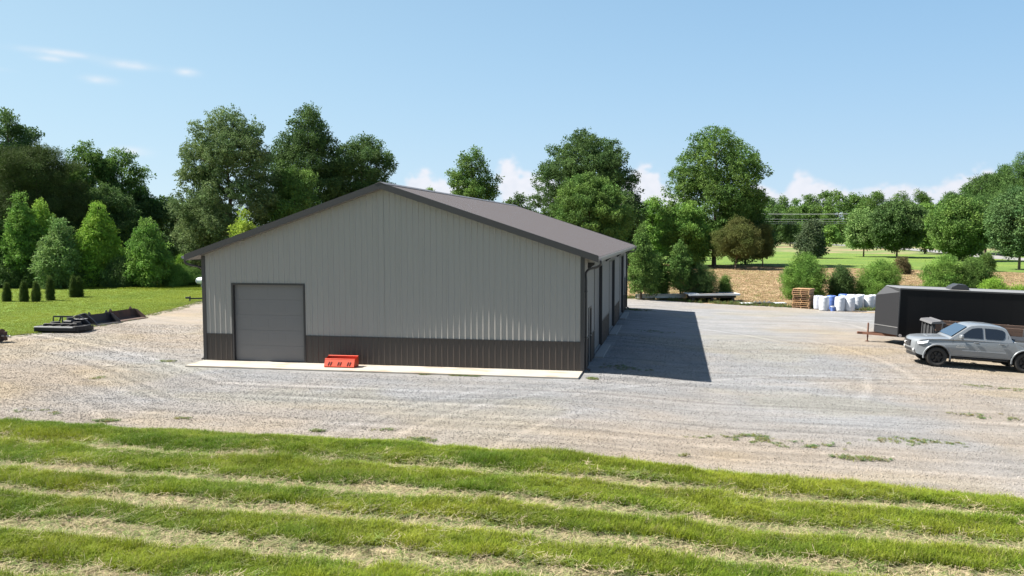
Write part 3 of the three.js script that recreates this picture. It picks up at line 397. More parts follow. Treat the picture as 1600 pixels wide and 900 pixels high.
// name, kind, x, z, height, crown radius, crown base, density, foliage, label, group
const TREES = [
  ["deciduous_tree","broad",-60.0,-56.6,20.0,4.01,0.25,1,"dark","tallest dark broadleaf tree at the end of the woodland beyond the lawn",""],
  ["pine_tree","pine",-50.8,-50.2,15.3,4.96,0.15,1.2,"olive","bushy brownish green pine in the woodland behind the young trees",""],
  ["deciduous_tree","broad",-54.9,-63.7,17.0,3.76,0.25,0.8,"mid","tall loose broadleaf tree rising beside the brownish pine",""],
  ["deciduous_tree","broad",-52.0,-66.3,16.4,3.49,0.2,0.9,"mid","broadleaf tree with feathery crown at the woodland edge beside a gap of sky",""],
  ["woodland_tree","broad",-65.5,-55.5,18.1,5.39,0.1,1,"dark","dark woodland tree in the mass behind the young trees","woodland trees behind the left lawn"],
  ["woodland_tree","broad",-70.1,-66.9,16.1,6.04,0.05,1,"dark","dark woodland tree in the mass behind the young trees","woodland trees behind the left lawn"],
  ["woodland_tree","broad",-60.2,-66.8,14.1,5.08,0.05,1,"dark","dark woodland tree in the mass behind the young trees","woodland trees behind the left lawn"],
  ["woodland_tree","broad",-46.2,-55.2,10.9,3.25,0.04,1,"dark","dark woodland tree in the mass behind the young trees","woodland trees behind the left lawn"],
  ["woodland_tree","broad",-49.6,-66.8,10.9,3.66,0.04,1,"dark","dark woodland tree in the mass behind the young trees","woodland trees behind the left lawn"],
  ["woodland_tree","broad",-54.7,-80.1,10.7,3.95,0.04,1,"dark","dark woodland tree in the mass behind the young trees","woodland trees behind the left lawn"],
  ["woodland_tree","broad",-60.8,-46.2,15.4,4.85,0.05,1,"dark","dark woodland tree in the mass behind the young trees","woodland trees behind the left lawn"],
  ["woodland_tree","broad",-54.9,-57.6,8.0,4.62,0.0,1,"dark","dark woodland tree in the mass behind the young trees","woodland trees behind the left lawn"],
  ["woodland_tree","broad",-44.5,-57.6,6.5,3.78,0.0,1,"dark","dark woodland tree in the mass behind the young trees","woodland trees behind the left lawn"],
  ["young_tree","maple",-46.2,-38.9,7.6,2.1,0.03,1,"dark","dark young tree at the outer end of the row along the lawn",""],
  ["young_tree","maple",-43.4,-39.4,9.0,2.22,0.05,1.1,"lightmid","tall leafy green young tree in the row behind the columnar evergreens",""],
  ["young_tree","maple",-42.9,-41.6,8.6,1.9,0.05,1,"light","fresh green young tree with several pointed tops behind the columnar evergreens",""],
  ["young_tree","maple",-38.3,-38.4,6.8,2.04,0.05,1,"grey","pale greyish green young tree in the row along the lawn",""],
  ["young_tree","maple",-36.1,-40.9,8.4,2.1,0.05,1,"light","yellowish green cone shaped young tree in the row along the lawn",""],
  ["young_tree","maple",-30.9,-40.9,6.8,2.13,0.05,1.1,"lightmid","rounded light green young tree standing apart at the end of the row",""],
  ["shrub","shrub",-37.0,-39.7,3.3,1.46,0,1,"dark","dark undergrowth shrub between the young trees","young trees in a row along the lawn undergrowth"],
  ["shrub","shrub",-33.2,-40.4,3.0,1.46,0,1,"dark","dark undergrowth shrub between the young trees","young trees in a row along the lawn undergrowth"],
  ["shrub","shrub",-41.0,-38.9,2.7,1.58,0,1,"dark","dark undergrowth shrub between the young trees","young trees in a row along the lawn undergrowth"],
  ["shrub","shrub",-44.0,-38.3,3.0,1.7,0,1,"dark","dark undergrowth shrub between the young trees","young trees in a row along the lawn undergrowth"],
  ["shrub","shrub",-28.9,-42.3,2.2,1.36,0,1,"lightmid","leafy green shrub on the lawn edge beside the last young tree",""],
  ["shrub","shrub",-28.4,-44.4,1.6,1.26,0,1,"mid","leafy green shrub at the lawn edge close to the metal building",""],
  ["sapling","shrub",-30.6,-46.0,3.0,0.58,0.4,0.6,"light","thin bright sapling sticking up above the shrubs beside the building",""],
  ["oak_tree","broad",-31.6,-57.1,19.5,5.42,0.18,0.85,"willow","tall airy grey green tree behind the low eave of the building",""],
  ["oak_tree","broad",-35.6,-58.3,10.2,2.99,0.1,0.8,"willow","lower airy grey green tree spreading at the foot of the tallest one",""],
  ["deciduous_tree","broad",-25.5,-65.4,20.8,4.09,0.2,0.95,"dark","tall dark green tree with a rough top behind the roof peak",""],
  ["deciduous_tree","broad",-31.8,-70.3,17.7,3.33,0.1,0.8,"dark","dark tree filling the gap between the airy tree and the tall one behind the roof",""],
  ["deciduous_tree","broad",-24.6,-59.5,12.9,3.11,0.1,0.9,"mid","mid green tree low against the front of the tall dark tree behind the roof",""],
  ["deciduous_tree","broad",-20.6,-70.5,18.3,4.49,0.15,1.15,"dark","dense very dark round tree right behind the roof peak",""],
  ["deciduous_tree","broad",-24.6,-73.8,15.8,3.81,0.1,1,"dark","dark tree joining the tall dark tree to the dense round one",""],
  ["young_tree","maple",-14.1,-28.8,7.0,1.48,0.2,1,"bright","bright yellow green young tree peeking over the low side of the roof",""],
  ["deciduous_tree","broad",-10.2,-86.8,17.6,3.7,0.12,1,"mid","lone egg shaped green tree above the roof ridge between white clouds",""],
  ["deciduous_tree","broad",-19.1,-95.3,12.7,1.3,0.1,1,"grey","small pale treetop just showing over the roof ridge",""],
  ["young_tree","broad",-4.1,-67.6,9.4,1.16,0.1,1,"light","small yellowish treetop at the roof ridge beside the lone tree",""],
  ["deciduous_tree","broad",-7.7,-107.7,12.0,3.02,0.05,1,"dark","small dark treetop between the lone tree and the large dark one",""],
  ["deciduous_tree","broad",4.4,-97.9,20.9,7.49,0.12,1.1,"dark","largest dark green tree behind the far end of the roof",""],
  ["maple_tree","maple2",8.6,-66.0,12.1,4.88,0.1,1.25,"mid","rounded mid green tree in front of the largest dark tree behind the roof",""],
  ["deciduous_tree","broad",10.7,-88.9,11.1,3.09,0.08,1,"dark","dark lower tree at the foot of the largest dark tree by the roof corner",""],
  ["deciduous_tree","broad",24.5,-105.9,21.9,7.12,0.12,0.85,"mid","tall open crowned green tree standing alone beyond the cut field",""],
  ["deciduous_tree","broad",20.0,-98.9,9.9,3.49,0.06,1,"lightmid","lighter green tree in front of the foot of the tall open one",""],
  ["deciduous_tree","broad",29.9,-113.1,12.0,3.61,0.06,0.9,"dark","dark lower tree behind the olive ornamental tree on the lawn",""],
  ["deciduous_tree","broad",14.1,-132.5,12.3,3.45,0.03,1,"lightmid","pale green tree in the gap beside the roof corner",""],
  ["deciduous_tree","broad",16.9,-163.7,10.9,3.51,0.03,1,"mid","far green tree between the pale tree and the tall open one",""],
  ["ornamental_tree","flat",27.0,-94.1,7.6,3.88,0.28,0.9,"olive2","low spreading olive green ornamental tree on the far lawn",""],
  ["ornamental_tree","flat",31.5,-101.1,6.4,1.65,0.25,0.9,"olive2","small reddish olive tree beside the spreading ornamental tree",""],
  ["cedar_sapling","maple",15.9,-34.8,5.9,1.23,0.1,0.6,"mid","loose green young tree at the yard edge beside the building corner",""],
  ["cedar_sapling","maple",17.1,-37.0,3.7,1.02,0.12,0.5,"mid","thin young tree behind the long beams at the yard edge",""],
  ["cedar_sapling","maple",18.9,-36.4,4.9,1.1,0.2,0.4,"mid","sparse see-through young tree behind the flat deck at the yard edge",""],
  ["shrub","shrub",20.5,-36.7,2.9,1.25,0.03,1,"dark","round dark green shrub behind the flat deck",""],
  ["shrub","shrub",22.3,-37.0,2.1,0.5,0,0.9,"mid","small upright shrub standing alone at the edge of the cut field",""],
  ["cedar_tree","cedar",61.8,-305.3,12.9,4.19,0.08,1.2,"dark","cone shaped dark cedar standing alone below the power lines",""],
  ["deciduous_tree","broad",55.5,-304.0,13.7,3.21,0.1,1.2,"dark","slim dark tree beside the lone cedar",""],
  ["deciduous_tree","oval",45.7,-148.9,7.8,2.88,0.04,1,"grey2","dull grey green narrow tree standing behind the pallet shrubs",""],
  ["deciduous_tree","broad",73.1,-287.1,7.4,3.93,0.1,1,"lightmid","small pale bushy tree behind the dull narrow tree",""],
  ["lawn_tree","round",63.5,-154.4,11.7,6.1,0.22,1.25,"dark","round dark green lawn tree with a short visible trunk by the road",""],
  ["lawn_tree","broad",58.5,-161.6,10.1,3.33,0.25,0.8,"grey","thin stemmed paler tree beside the round dark lawn tree",""],
  ["lawn_tree","broad",78.9,-191.2,12.3,4.11,0.1,1,"lightmid","lighter green tree behind the round dark lawn tree",""],
  ["lawn_tree","round",69.5,-135.2,11.3,5.62,0.12,1.25,"mid","broad round green lawn tree standing above the trailer roof",""],
  ["lawn_tree","round",65.7,-97.7,11.4,4.47,0.22,1.2,"mid2","large round green tree with thick trunk nearest the trailer end of the lawn",""],
  ["pine_tree","pine",88.4,-203.3,15.6,3.98,0.12,1,"pine","tall pine in the grove rising behind the round lawn trees","pines on the rise behind the lawn trees"],
  ["pine_tree","pine",89.2,-193.2,17.0,4.42,0.12,1,"pine","tall pine in the grove rising behind the round lawn trees","pines on the rise behind the lawn trees"],
  ["pine_tree","pine",91.7,-188.6,19.5,4.31,0.12,1,"pine","tall pine in the grove rising behind the round lawn trees","pines on the rise behind the lawn trees"],
  ["pine_tree","pine",93.7,-183.9,21.5,4.21,0.12,1,"pine","tall pine in the grove rising behind the round lawn trees","pines on the rise behind the lawn trees"],
  ["pine_tree","pine",95.4,-177.1,23.3,4.64,0.12,1,"pine","tall pine in the grove rising behind the round lawn trees","pines on the rise behind the lawn trees"],
  ["pine_tree","pine",98.8,-174.7,23.5,5.13,0.12,1,"pine","tall pine in the grove rising behind the round lawn trees","pines on the rise behind the lawn trees"],
  ["pine_tree","pine",102.0,-170.2,22.2,5.55,0.12,1,"pine","tall pine in the grove rising behind the round lawn trees","pines on the rise behind the lawn trees"],
  ["pine_tree","pine",87.3,-177.5,13.7,4.98,0.12,1,"pine","tall pine in the grove rising behind the round lawn trees","pines on the rise behind the lawn trees"],
  ["pine_tree","pine",91.8,-173.3,15.6,4.85,0.12,1,"pine","tall pine in the grove rising behind the round lawn trees","pines on the rise behind the lawn trees"],
  ["woodland_tree","far",61.9,-451.4,21.4,5.71,0.0,1,"far","far tree in the wood beyond the power lines","far woodland beyond the power lines"],
  ["woodland_tree","far",69.9,-462.6,25.0,5.46,0.0,1,"far","far tree in the wood beyond the power lines","far woodland beyond the power lines"],
  ["woodland_tree","far",74.6,-438.0,24.9,5.52,0.0,1,"far","far tree in the wood beyond the power lines","far woodland beyond the power lines"],
  ["woodland_tree","far",83.6,-453.2,24.4,5.32,0.0,1,"far","far tree in the wood beyond the power lines","far woodland beyond the power lines"],
  ["woodland_tree","far",93.8,-478.7,27.2,6.33,0.0,1,"far","far tree in the wood beyond the power lines","far woodland beyond the power lines"],
  ["woodland_tree","far",102.2,-480.5,29.8,7.45,0.0,1,"far","far tree in the wood beyond the power lines","far woodland beyond the power lines"],
  ["woodland_tree","far",102.5,-433.3,28.1,6.74,0.0,1,"far","far tree in the wood beyond the power lines","far woodland beyond the power lines"],
  ["woodland_tree","far",111.5,-440.1,27.0,5.79,0.0,1,"far","far tree in the wood beyond the power lines","far woodland beyond the power lines"],
  ["woodland_tree","far",115.4,-431.3,23.5,5.34,0.0,1,"far","far tree in the wood beyond the power lines","far woodland beyond the power lines"],
  ["woodland_tree","far",65.4,-445.4,18.7,7.03,0.0,1,"far","far tree in the wood beyond the power lines","far woodland beyond the power lines"],
  ["woodland_tree","far",76.9,-422.4,17.9,7.32,0.0,1,"far","far tree in the wood beyond the power lines","far woodland beyond the power lines"],
  ["woodland_tree","far",94.2,-452.0,21.1,7.75,0.0,1,"far","far tree in the wood beyond the power lines","far woodland beyond the power lines"],
  ["woodland_tree","far",111.3,-467.2,21.5,8.67,0.0,1,"far","far tree in the wood beyond the power lines","far woodland beyond the power lines"],
  ["woodland_tree","far",72.2,-436.7,19.4,6.19,0.0,1,"far","far tree in the wood beyond the power lines","far woodland beyond the power lines"],
  ["woodland_tree","far",89.3,-464.5,20.1,6.53,0.0,1,"far","far tree in the wood beyond the power lines","far woodland beyond the power lines"],
  ["woodland_tree","far",103.6,-462.1,19.9,6.45,0.0,1,"far","far tree in the wood beyond the power lines","far woodland beyond the power lines"],
  ["woodland_tree","far",111.1,-428.8,18.8,5.98,0.0,1,"far","far tree in the wood beyond the power lines","far woodland beyond the power lines"],
  ["pine_tree","pine",96.3,-322.3,21.7,4.32,0.25,1,"far","far flat topped pine behind the round dark lawn tree",""],
  ["pine_tree","pine",105.8,-324.2,21.4,5.08,0.25,1,"far","far broad pine showing above the round dark lawn tree",""],
  ["pine_tree","pine",113.8,-325.7,22.2,3.56,0.25,1,"far","far pine with a narrow head beside the round dark lawn tree",""],
  ["woodland_tree","far",73.1,-511.8,12.9,8.81,0,1,"far","far low tree in the belt behind the road","far tree belt along the horizon"],
  ["woodland_tree","far",90.8,-515.3,13.3,8.81,0,1,"far","far low tree in the belt behind the road","far tree belt along the horizon"],
  ["woodland_tree","far",110.4,-519.1,13.0,8.81,0,1,"far","far low tree in the belt behind the road","far tree belt along the horizon"],
  ["woodland_tree","far",126.2,-522.2,13.2,8.81,0,1,"far","far low tree in the belt behind the road","far tree belt along the horizon"],
  ["woodland_tree","far",139.9,-524.9,12.5,8.81,0,1,"far","far low tree in the belt behind the road","far tree belt along the horizon"],
  ["woodland_tree","far",151.7,-527.3,12.9,8.81,0,1,"far","far low tree in the belt behind the road","far tree belt along the horizon"],
  ["woodland_tree","far",163.5,-529.6,13.3,8.81,0,1,"far","far low tree in the belt behind the road","far tree belt along the horizon"],
  ["woodland_tree","far",175.3,-531.9,12.6,8.81,0,1,"far","far low tree in the belt behind the road","far tree belt along the horizon"],
  ["woodland_tree","far",183.2,-533.5,12.2,8.81,0,1,"far","far low tree in the belt behind the road","far tree belt along the horizon"],
  ["woodland_tree","far",-122.4,-350.7,15.0,9.86,0,1,"far","far tree in the belt glimpsed behind the tall trees","far tree belt along the horizon behind the tall trees"],
  ["woodland_tree","far",-105.8,-354.0,15.2,9.86,0,1,"far","far tree in the belt glimpsed behind the tall trees","far tree belt along the horizon behind the tall trees"],
  ["woodland_tree","far",-89.2,-357.3,14.6,9.86,0,1,"far","far tree in the belt glimpsed behind the tall trees","far tree belt along the horizon behind the tall trees"],
  ["woodland_tree","far",-72.5,-360.5,12.9,9.86,0,1,"far","far tree in the belt glimpsed behind the tall trees","far tree belt along the horizon behind the tall trees"],
  ["woodland_tree","far",-55.9,-363.8,12.8,9.86,0,1,"far","far tree in the belt glimpsed behind the tall trees","far tree belt along the horizon behind the tall trees"],
  ["woodland_tree","far",-39.3,-367.1,13.6,9.86,0,1,"far","far tree in the belt glimpsed behind the tall trees","far tree belt along the horizon behind the tall trees"],
  ["woodland_tree","far",-22.6,-370.4,12.9,9.86,0,1,"far","far tree in the belt glimpsed behind the tall trees","far tree belt along the horizon behind the tall trees"],
  ["woodland_tree","far",-6.0,-373.6,13.0,9.86,0,1,"far","far tree in the belt glimpsed behind the tall trees","far tree belt along the horizon behind the tall trees"],
  ["woodland_tree","far",10.6,-376.9,14.4,9.86,0,1,"far","far tree in the belt glimpsed behind the tall trees","far tree belt along the horizon behind the tall trees"],
  ["woodland_tree","far",27.2,-380.2,15.3,9.86,0,1,"far","far tree in the belt glimpsed behind the tall trees","far tree belt along the horizon behind the tall trees"],
  ["woodland_tree","far",43.9,-383.5,13.5,9.86,0,1,"far","far tree in the belt glimpsed behind the tall trees","far tree belt along the horizon behind the tall trees"],
  ["woodland_tree","far",60.5,-386.7,13.8,9.86,0,1,"far","far tree in the belt glimpsed behind the tall trees","far tree belt along the horizon behind the tall trees"],
  ["shrub","shrub",28.6,-39.3,3.8,1.73,0,1.1,"lightmid","tall feathery green shrub behind the pallet stack",""],
  ["shrub","shrub",31.5,-39.9,2.7,1.02,0,1,"dark","dark green shrub behind the white drums",""],
  ["shrub","shrub",34.3,-40.4,3.1,1.83,0,1.1,"lightmid","broad feathery green shrub beside the trailer nose",""],
  ["shrub","shrub",46.6,-82.7,2.1,0.97,0,1,"red","small round reddish shrub on the far lawn",""],
  ["shrub","shrub",39.6,-41.5,3.6,1.53,0,0.9,"lightmid","loose light green shrub showing over the trailer roof vent",""],
  ["shrub","shrub",41.8,-41.9,3.3,1.63,0,1,"mid","denser green shrub behind the trailer roof",""],
  ["shrub","shrub",41.9,-37.8,1.9,0.96,0,0.7,"light","low leafy weedy shrub over the trailer roof",""],
  ["shrub","shrub",43.8,-38.2,1.3,0.76,0,0.7,"light","small weedy shrub over the rear of the trailer roof",""],
  ["shrub","shrub",59.6,-92.4,2.2,0.86,0,1,"mid","tiny round shrub on the far lawn beside the road",""],
  ["columnar_evergreen","arbor",-31.1,-24.0,1.5,0.34,0,1,"arb","small columnar evergreen in the row on the left lawn","columnar evergreens in a row on the lawn"],
  ["columnar_evergreen","arbor",-29.7,-24.1,1.7,0.36,0,1,"arb","small columnar evergreen in the row on the left lawn","columnar evergreens in a row on the lawn"],
  ["columnar_evergreen","arbor",-28.8,-24.3,1.6,0.34,0,1,"arb","small columnar evergreen in the row on the left lawn","columnar evergreens in a row on the lawn"],
  ["columnar_evergreen","arbor",-28.6,-25.5,1.9,0.37,0,1,"arb","small columnar evergreen in the row on the left lawn","columnar evergreens in a row on the lawn"],
  ["columnar_evergreen","arbor",-29.0,-28.5,1.8,0.36,0,1,"arb","small columnar evergreen of the touching pair on the left lawn","touching pair of columnar evergreens"],
  ["columnar_evergreen","arbor",-28.9,-29.0,1.7,0.39,0,1,"arb","small columnar evergreen of the touching pair on the left lawn","touching pair of columnar evergreens"],
];
TREES.forEach(([n, k, x, z, H, R, cb, den, pal, label, group], i) => tree(n, k, x, z, H, R, cb, den, pal, label, group, i + 1));
console.log('tree copies', COPIES);

// ---------- mown field in front ----------
const rowsZ = [12.95, 14.7, 16.25, 17.9, 19.6, 21.3, 23.0];
const rowAt = (k, x) => rowsZ[k] + 0.03 * (x - 6) + 0.32 * (fbm(x * 0.2 + k * 13, k * 3.1, 3) - 0.5) + 0.16 * (vn(x * 1.7, k * 7.7) - 0.5);
function straw(x, z) {                                                   // 1 on the pale swathes between the green rows
  let m = 0; for (let k = 0; k < rowsZ.length; k++) { const w = (0.16 + 0.28 * vn(x * 0.45 + 9 * k, k + 0.5) + 0.11 * (vn(x * 2.2, k * 5 + 2) - 0.5)) * (k === 0 ? 0.85 * S(0.33, 0.6, vn(x * 0.55 + 3, 4.4)) : 1); const d = Math.abs(z - rowAt(k, x)); m = Math.max(m, 1 - S(w * 0.75, w * 1.2 + 0.05, d)); }
  const patch = fbm(x * 0.7 + 50, z * 1.1, 3); return Math.max(m, 0.45 * S(0.70, 0.82, patch));
}
function fieldHeight(x, z) {
  let d = 9; for (let k = 0; k < rowsZ.length; k++) d = Math.min(d, Math.abs(z - rowAt(k, x)));
  const e = z - fieldEdge(x), hump = S(0.05, 0.5, d) * S(0.0, 0.5, e);
  return ground(x, z) + hump * (0.03 + 0.11 * fbm(x * 0.8, z * 0.9 + 4, 3)) + 0.05 * (fbm(x * 1.9, z * 1.9, 2) - 0.5) * S(0, 0.4, e);
}
{
  const X0 = -8, X1 = 40, Z1 = 24.5;
  const tex = texture(2048, 1024, (u, v, c, i, j) => {
    const x = lerp(X0, X1, u), z = lerp(10, Z1, v), m = straw(x, z), q = 0.7 + 0.35 * vn(i * 0.35, j * 0.5) + 0.3 * hash(i, j);
    c[0] = lerp(0.065, 0.42, m) * q; c[1] = lerp(0.075, 0.34, m) * q; c[2] = lerp(0.02, 0.22, m) * q;
  });
  structure('mown_field', sheet(range(X0, X1, 320), 96, (x, s) => [x, lerp(fieldEdge(x), Z1, s)], fieldHeight, 0.012, (x, z) => [(x - X0) / (X1 - X0), (z - 10) / (Z1 - 10)]), mat(0xffffff, 1, 0, { map: tex, bumpMap: tileBump(40, 12), bumpScale: 0.02 }));
  // tufts of standing blades
  const tuft = (seed, n, h, lean, wid, spread) => { const r = rngOf(seed), p = []; for (let i = 0; i < n; i++) { const a = r() * 6.28, b = r() * 6.28, d = spread * Math.sqrt(r()), x = Math.cos(a) * d, z = Math.sin(a) * d, l = h * (0.55 + 0.6 * r()), k = lean * (0.3 + r()), dx = Math.cos(b), dz = Math.sin(b), w = wid * (0.7 + 0.6 * r()), nx = -dz * w, nz = dx * w; const m = [x + dx * k * l * 0.35, l * 0.6, z + dz * k * l * 0.35], t = [x + dx * k * l, l * (1 - 0.3 * k), z + dz * k * l]; p.push(x - nx, 0, z - nz, x + nx, 0, z + nz, m[0] + nx * 0.7, m[1], m[2] + nz * 0.7, x - nx, 0, z - nz, m[0] + nx * 0.7, m[1], m[2] + nz * 0.7, m[0] - nx * 0.7, m[1], m[2] - nz * 0.7, m[0] - nx * 0.7, m[1], m[2] - nz * 0.7, m[0] + nx * 0.7, m[1], m[2] + nz * 0.7, ...t); } const g = new THREE.BufferGeometry(); g.setAttribute('position', new THREE.Float32BufferAttribute(p, 3)); g.computeVertexNormals(); return g; };
  const r = rngOf(77), grassM = leafMat(0.4);
  const green = (n, b) => { const m = clamp(n); return rgb(lerp(0.100, 0.270, m) * b, lerp(0.178, 0.305, m) * b, lerp(0.010, 0.022, m) * b); };
  const lists = [[], [], []];
  for (let i = 0; i < 230000; i++) {
    const z = lerp(11, Z1 - 1, Math.pow(r(), 1.15)), hw = lerp(17.5, 9.5, (z - 11) / 12), x = 16 + (r() * 2 - 1) * hw - (z < 15 ? 1 : 0);
    const e = z - fieldEdge(x); if (e < 0.02 - 0.25 * r() * r() * r() || straw(x, z) > 0.12 + 0.45 * r()) continue;
    const tone = fbm(x * 0.55 + 7, z * 0.8, 3) * 1.5 - 0.35 + (r() - 0.5) * 0.5, yel = r() < 0.05;
    const cl2 = fbm(x * 1.6 + 31, z * 2.2 + 8, 3), tall = 0.35 + 1.25 * fbm(x * 0.9 + 20, z * 1.2 + 5, 2) + 0.5 * S(0.55, 0.7, cl2), b = (0.75 + 0.5 * r()) * (0.78 + 0.42 * fbm(x * 0.8 + 70, z * 1.1, 3));
    lists[i % 3].push([pose(x, fieldHeight(x, z) + 0.005, z, (r() - 0.5) * 0.5, r() * 6.28, (r() - 0.5) * 0.5, 0.8 + 0.5 * r(), tall * (0.7 + 0.5 * r()), 0.8 + 0.5 * r()), yel ? rgb(0.30 * b, 0.28 * b, 0.10 * b) : green(tone, b)]);
  }
  lists.forEach((l, k) => tag(instances(numbered('field_grass'), tuft(5 + k, 9, 0.125, 0.9, 0.0038, 0.05), grassM, l), 'bright green grass standing in rows across the mown field', 'grass', 'grass rows of the mown field', 'stuff'));
  // pale cut clippings lying in the swathes
  const clip = (() => { const q = rngOf(31), p = []; for (let i = 0; i < 9; i++) { const a = q() * 6.28, x = (q() - 0.5) * 0.16, z = (q() - 0.5) * 0.16, l = 0.035 + 0.06 * q(), dx = Math.cos(a) * l, dz = Math.sin(a) * l, y = 0.004 + 0.02 * q(), y2 = 0.004 + 0.03 * q(), w = 0.003, nx = -Math.sin(a) * w, nz = Math.cos(a) * w; p.push(x - dx - nx, y, z - dz - nz, x - dx + nx, y, z - dz + nz, x + dx + nx, y2, z + dz + nz, x - dx - nx, y, z - dz - nz, x + dx + nx, y2, z + dz + nz, x + dx - nx, y2, z + dz - nz); } const g = new THREE.BufferGeometry(); g.setAttribute('position', new THREE.Float32BufferAttribute(p, 3)); g.computeVertexNormals(); return g; })();
  const cl = [];
  for (let i = 0; i < 200000 && cl.length < 46000; i++) {
    const z = lerp(11.4, Z1 - 1, Math.pow(r(), 1.1)), hw = lerp(17.5, 9.5, (z - 11) / 12), x = 16 + (r() * 2 - 1) * hw; if (z < fieldEdge(x) + 0.3) continue;
    let d = 9, sd = 0; for (let k = 0; k < rowsZ.length; k++) { const q = z - rowAt(k, x); if (Math.abs(q) < Math.abs(d)) d = q; }
    if (r() > Math.exp(-((d / 0.34) ** 2)) * 0.95 + 0.025) continue;
    const g = r(), b = 0.75 + 0.5 * r();
    cl.push([pose(x, fieldHeight(x, z) + 0.015 + 0.03 * r(), z, (r() - 0.5) * 0.7, r() * 6.28, (r() - 0.5) * 0.7, 0.8 + 0.7 * r()), g < 0.45 ? rgb(0.43 * b, 0.36 * b, 0.225 * b) : g < 0.75 ? rgb(0.28 * b, 0.285 * b, 0.13 * b) : rgb(0.17 * b, 0.24 * b, 0.06 * b)]);
  }
  tag(instances('hay_clippings', clip, grassM, cl), 'pale dried grass clippings lying in swathes between the green rows', 'clippings', null, 'stuff');
  // weeds in the gravel, along the apron and at the edges of the yard
  const wl = [], weed = tuft(91, 10, 0.10, 1.1, 0.006, 0.07);
  const patch = (x, z, sx, sz, n, hh = 1) => { for (let i = 0; i < n; i++) { const a = r() * 6.28, d = Math.sqrt(r()) * (0.5 + 0.5 * r()), px = x + Math.cos(a) * d * sx, pz = z + Math.sin(a) * d * sz; if (vn(px * 2.6, pz * 4.5) < 0.5) continue; wl.push([pose(px, ground(px, pz) - 0.01, pz, 0, r() * 6.28, 0, 0.8 + 0.6 * r(), (0.4 + 0.7 * r()) * hh, 0.8 + 0.6 * r()), rgb(lerp(0.09, 0.2, r()), lerp(0.15, 0.2, r()), 0.04 + 0.03 * r())]); } };
  patch(19.9, 8.3, 1.2, 0.5, 90, 0.5); patch(20.7, 8.0, 0.8, 0.45, 60, 0.5); patch(21.9, 8.4, 1.6, 0.7, 150, 0.5); patch(22.8, 9.6, 0.9, 0.3, 70, 0.6); patch(24.6, 7.6, 1.5, 0.5, 110, 0.5); patch(27.5, 4.0, 1.4, 0.6, 90, 0.5); patch(29.5, -1.2, 1.6, 0.5, 110, 0.5);
  patch(18.8, 10.4, 0.15, 0.1, 14); patch(12.2, 10.6, 0.7, 0.25, 40, 0.6); patch(9.4, 10.3, 0.4, 0.2, 30, 0.8); patch(11.0, 9.8, 0.5, 0.2, 24, 0.6); patch(3.2, 10.2, 0.5, 0.2, 34, 0.8); patch(5.0, 9.6, 0.6, 0.25, 36, 0.5); patch(0.6, 9.6, 0.9, 0.35, 60, 0.6); patch(-2.0, 4.2, 0.8, 0.4, 60, 0.5); patch(-1.5, 0.3, 0.6, 0.3, 40, 0.5);
  for (let x = 8.2; x < 14.4; x += 0.1) if (vn(x * 1.7, 2) > 0.42) patch(x, 1.46, 0.09, 0.03, 5, 0.45);
  patch(15.7, 1.2, 0.3, 0.25, 40, 0.7); patch(16.6, -1.6, 1.3, 0.8, 90, 0.5); patch(16.2, -25.5, 1.4, 0.8, 150, 0.9); patch(17.5, -14, 1.2, 0.7, 60, 0.5);
  for (let i = 0; i < 2600; i++) { const z = lerp(-40, 3, r()), x = lawnEdgeX(z) + (r() - 0.35) * 1.6; patch(x, z, 0.25, 0.25, 2, 0.6); }
  for (let i = 0; i < 1500; i++) { const x = lerp(12, 36, r()), z = yardBack(x) - r() * r() * 2.2; patch(x, z, 0.3, 0.3, 3, 1.6 + r() * 2.2); }
  tag(instances('weeds', weed, grassM, wl), 'small green weeds sprouting through the gravel and along its edges', 'weeds', null, 'stuff');
  // lawn blades
  const ll = [], lawnT = tuft(44, 12, 0.10, 0.8, 0.007, 0.14);
  for (let i = 0; i < 60000; i++) { const z = lerp(-45, 3, r()), x = lawnEdgeX(z) - Math.pow(r(), 1.4) * 34 + 0.2; const b = 0.75 + 0.4 * r(); ll.push([pose(x, ground(x, z) - 0.01, z, 0, r() * 6.28, 0, 1 + r(), 0.4 + 0.5 * r() + (z < -38 ? 1.5 * r() : 0), 1 + r()), green(0.35 + 0.6 * (fbm(x * 0.2, z * 0.3, 3) - 0.4) + 0.3 * r(), b)]); }
  tag(instances('lawn_grass', lawnT, grassM, ll), 'short bright green grass of the lawn beside the drive', 'grass', null, 'stuff');
  // tussocks of stubble on the cut field
  const sl = [];
  for (let i = 0; i < 26000; i++) { const x = lerp(6, 62, r()), z = lerp(yardBack(x) - 1, hayBack(x), Math.pow(r(), 1.3)); const b = 0.7 + 0.5 * r(), g = r() < 0.12; sl.push([pose(x, ground(x, z) - 0.03, z, 0, r() * 6.28, 0, 1.5 + r() * 2, 0.7 + r() * 0.9, 1.5 + r() * 2), g ? rgb(0.16 * b, 0.2 * b, 0.05 * b) : rgb(0.34 * b, 0.25 * b, 0.14 * b)]); }
  tag(instances('hay_stubble', lawnT, grassM, sl), 'tan stubble and tussocks on the cut field behind the yard', 'stubble', null, 'stuff');
}
console.log('all copies', COPIES);

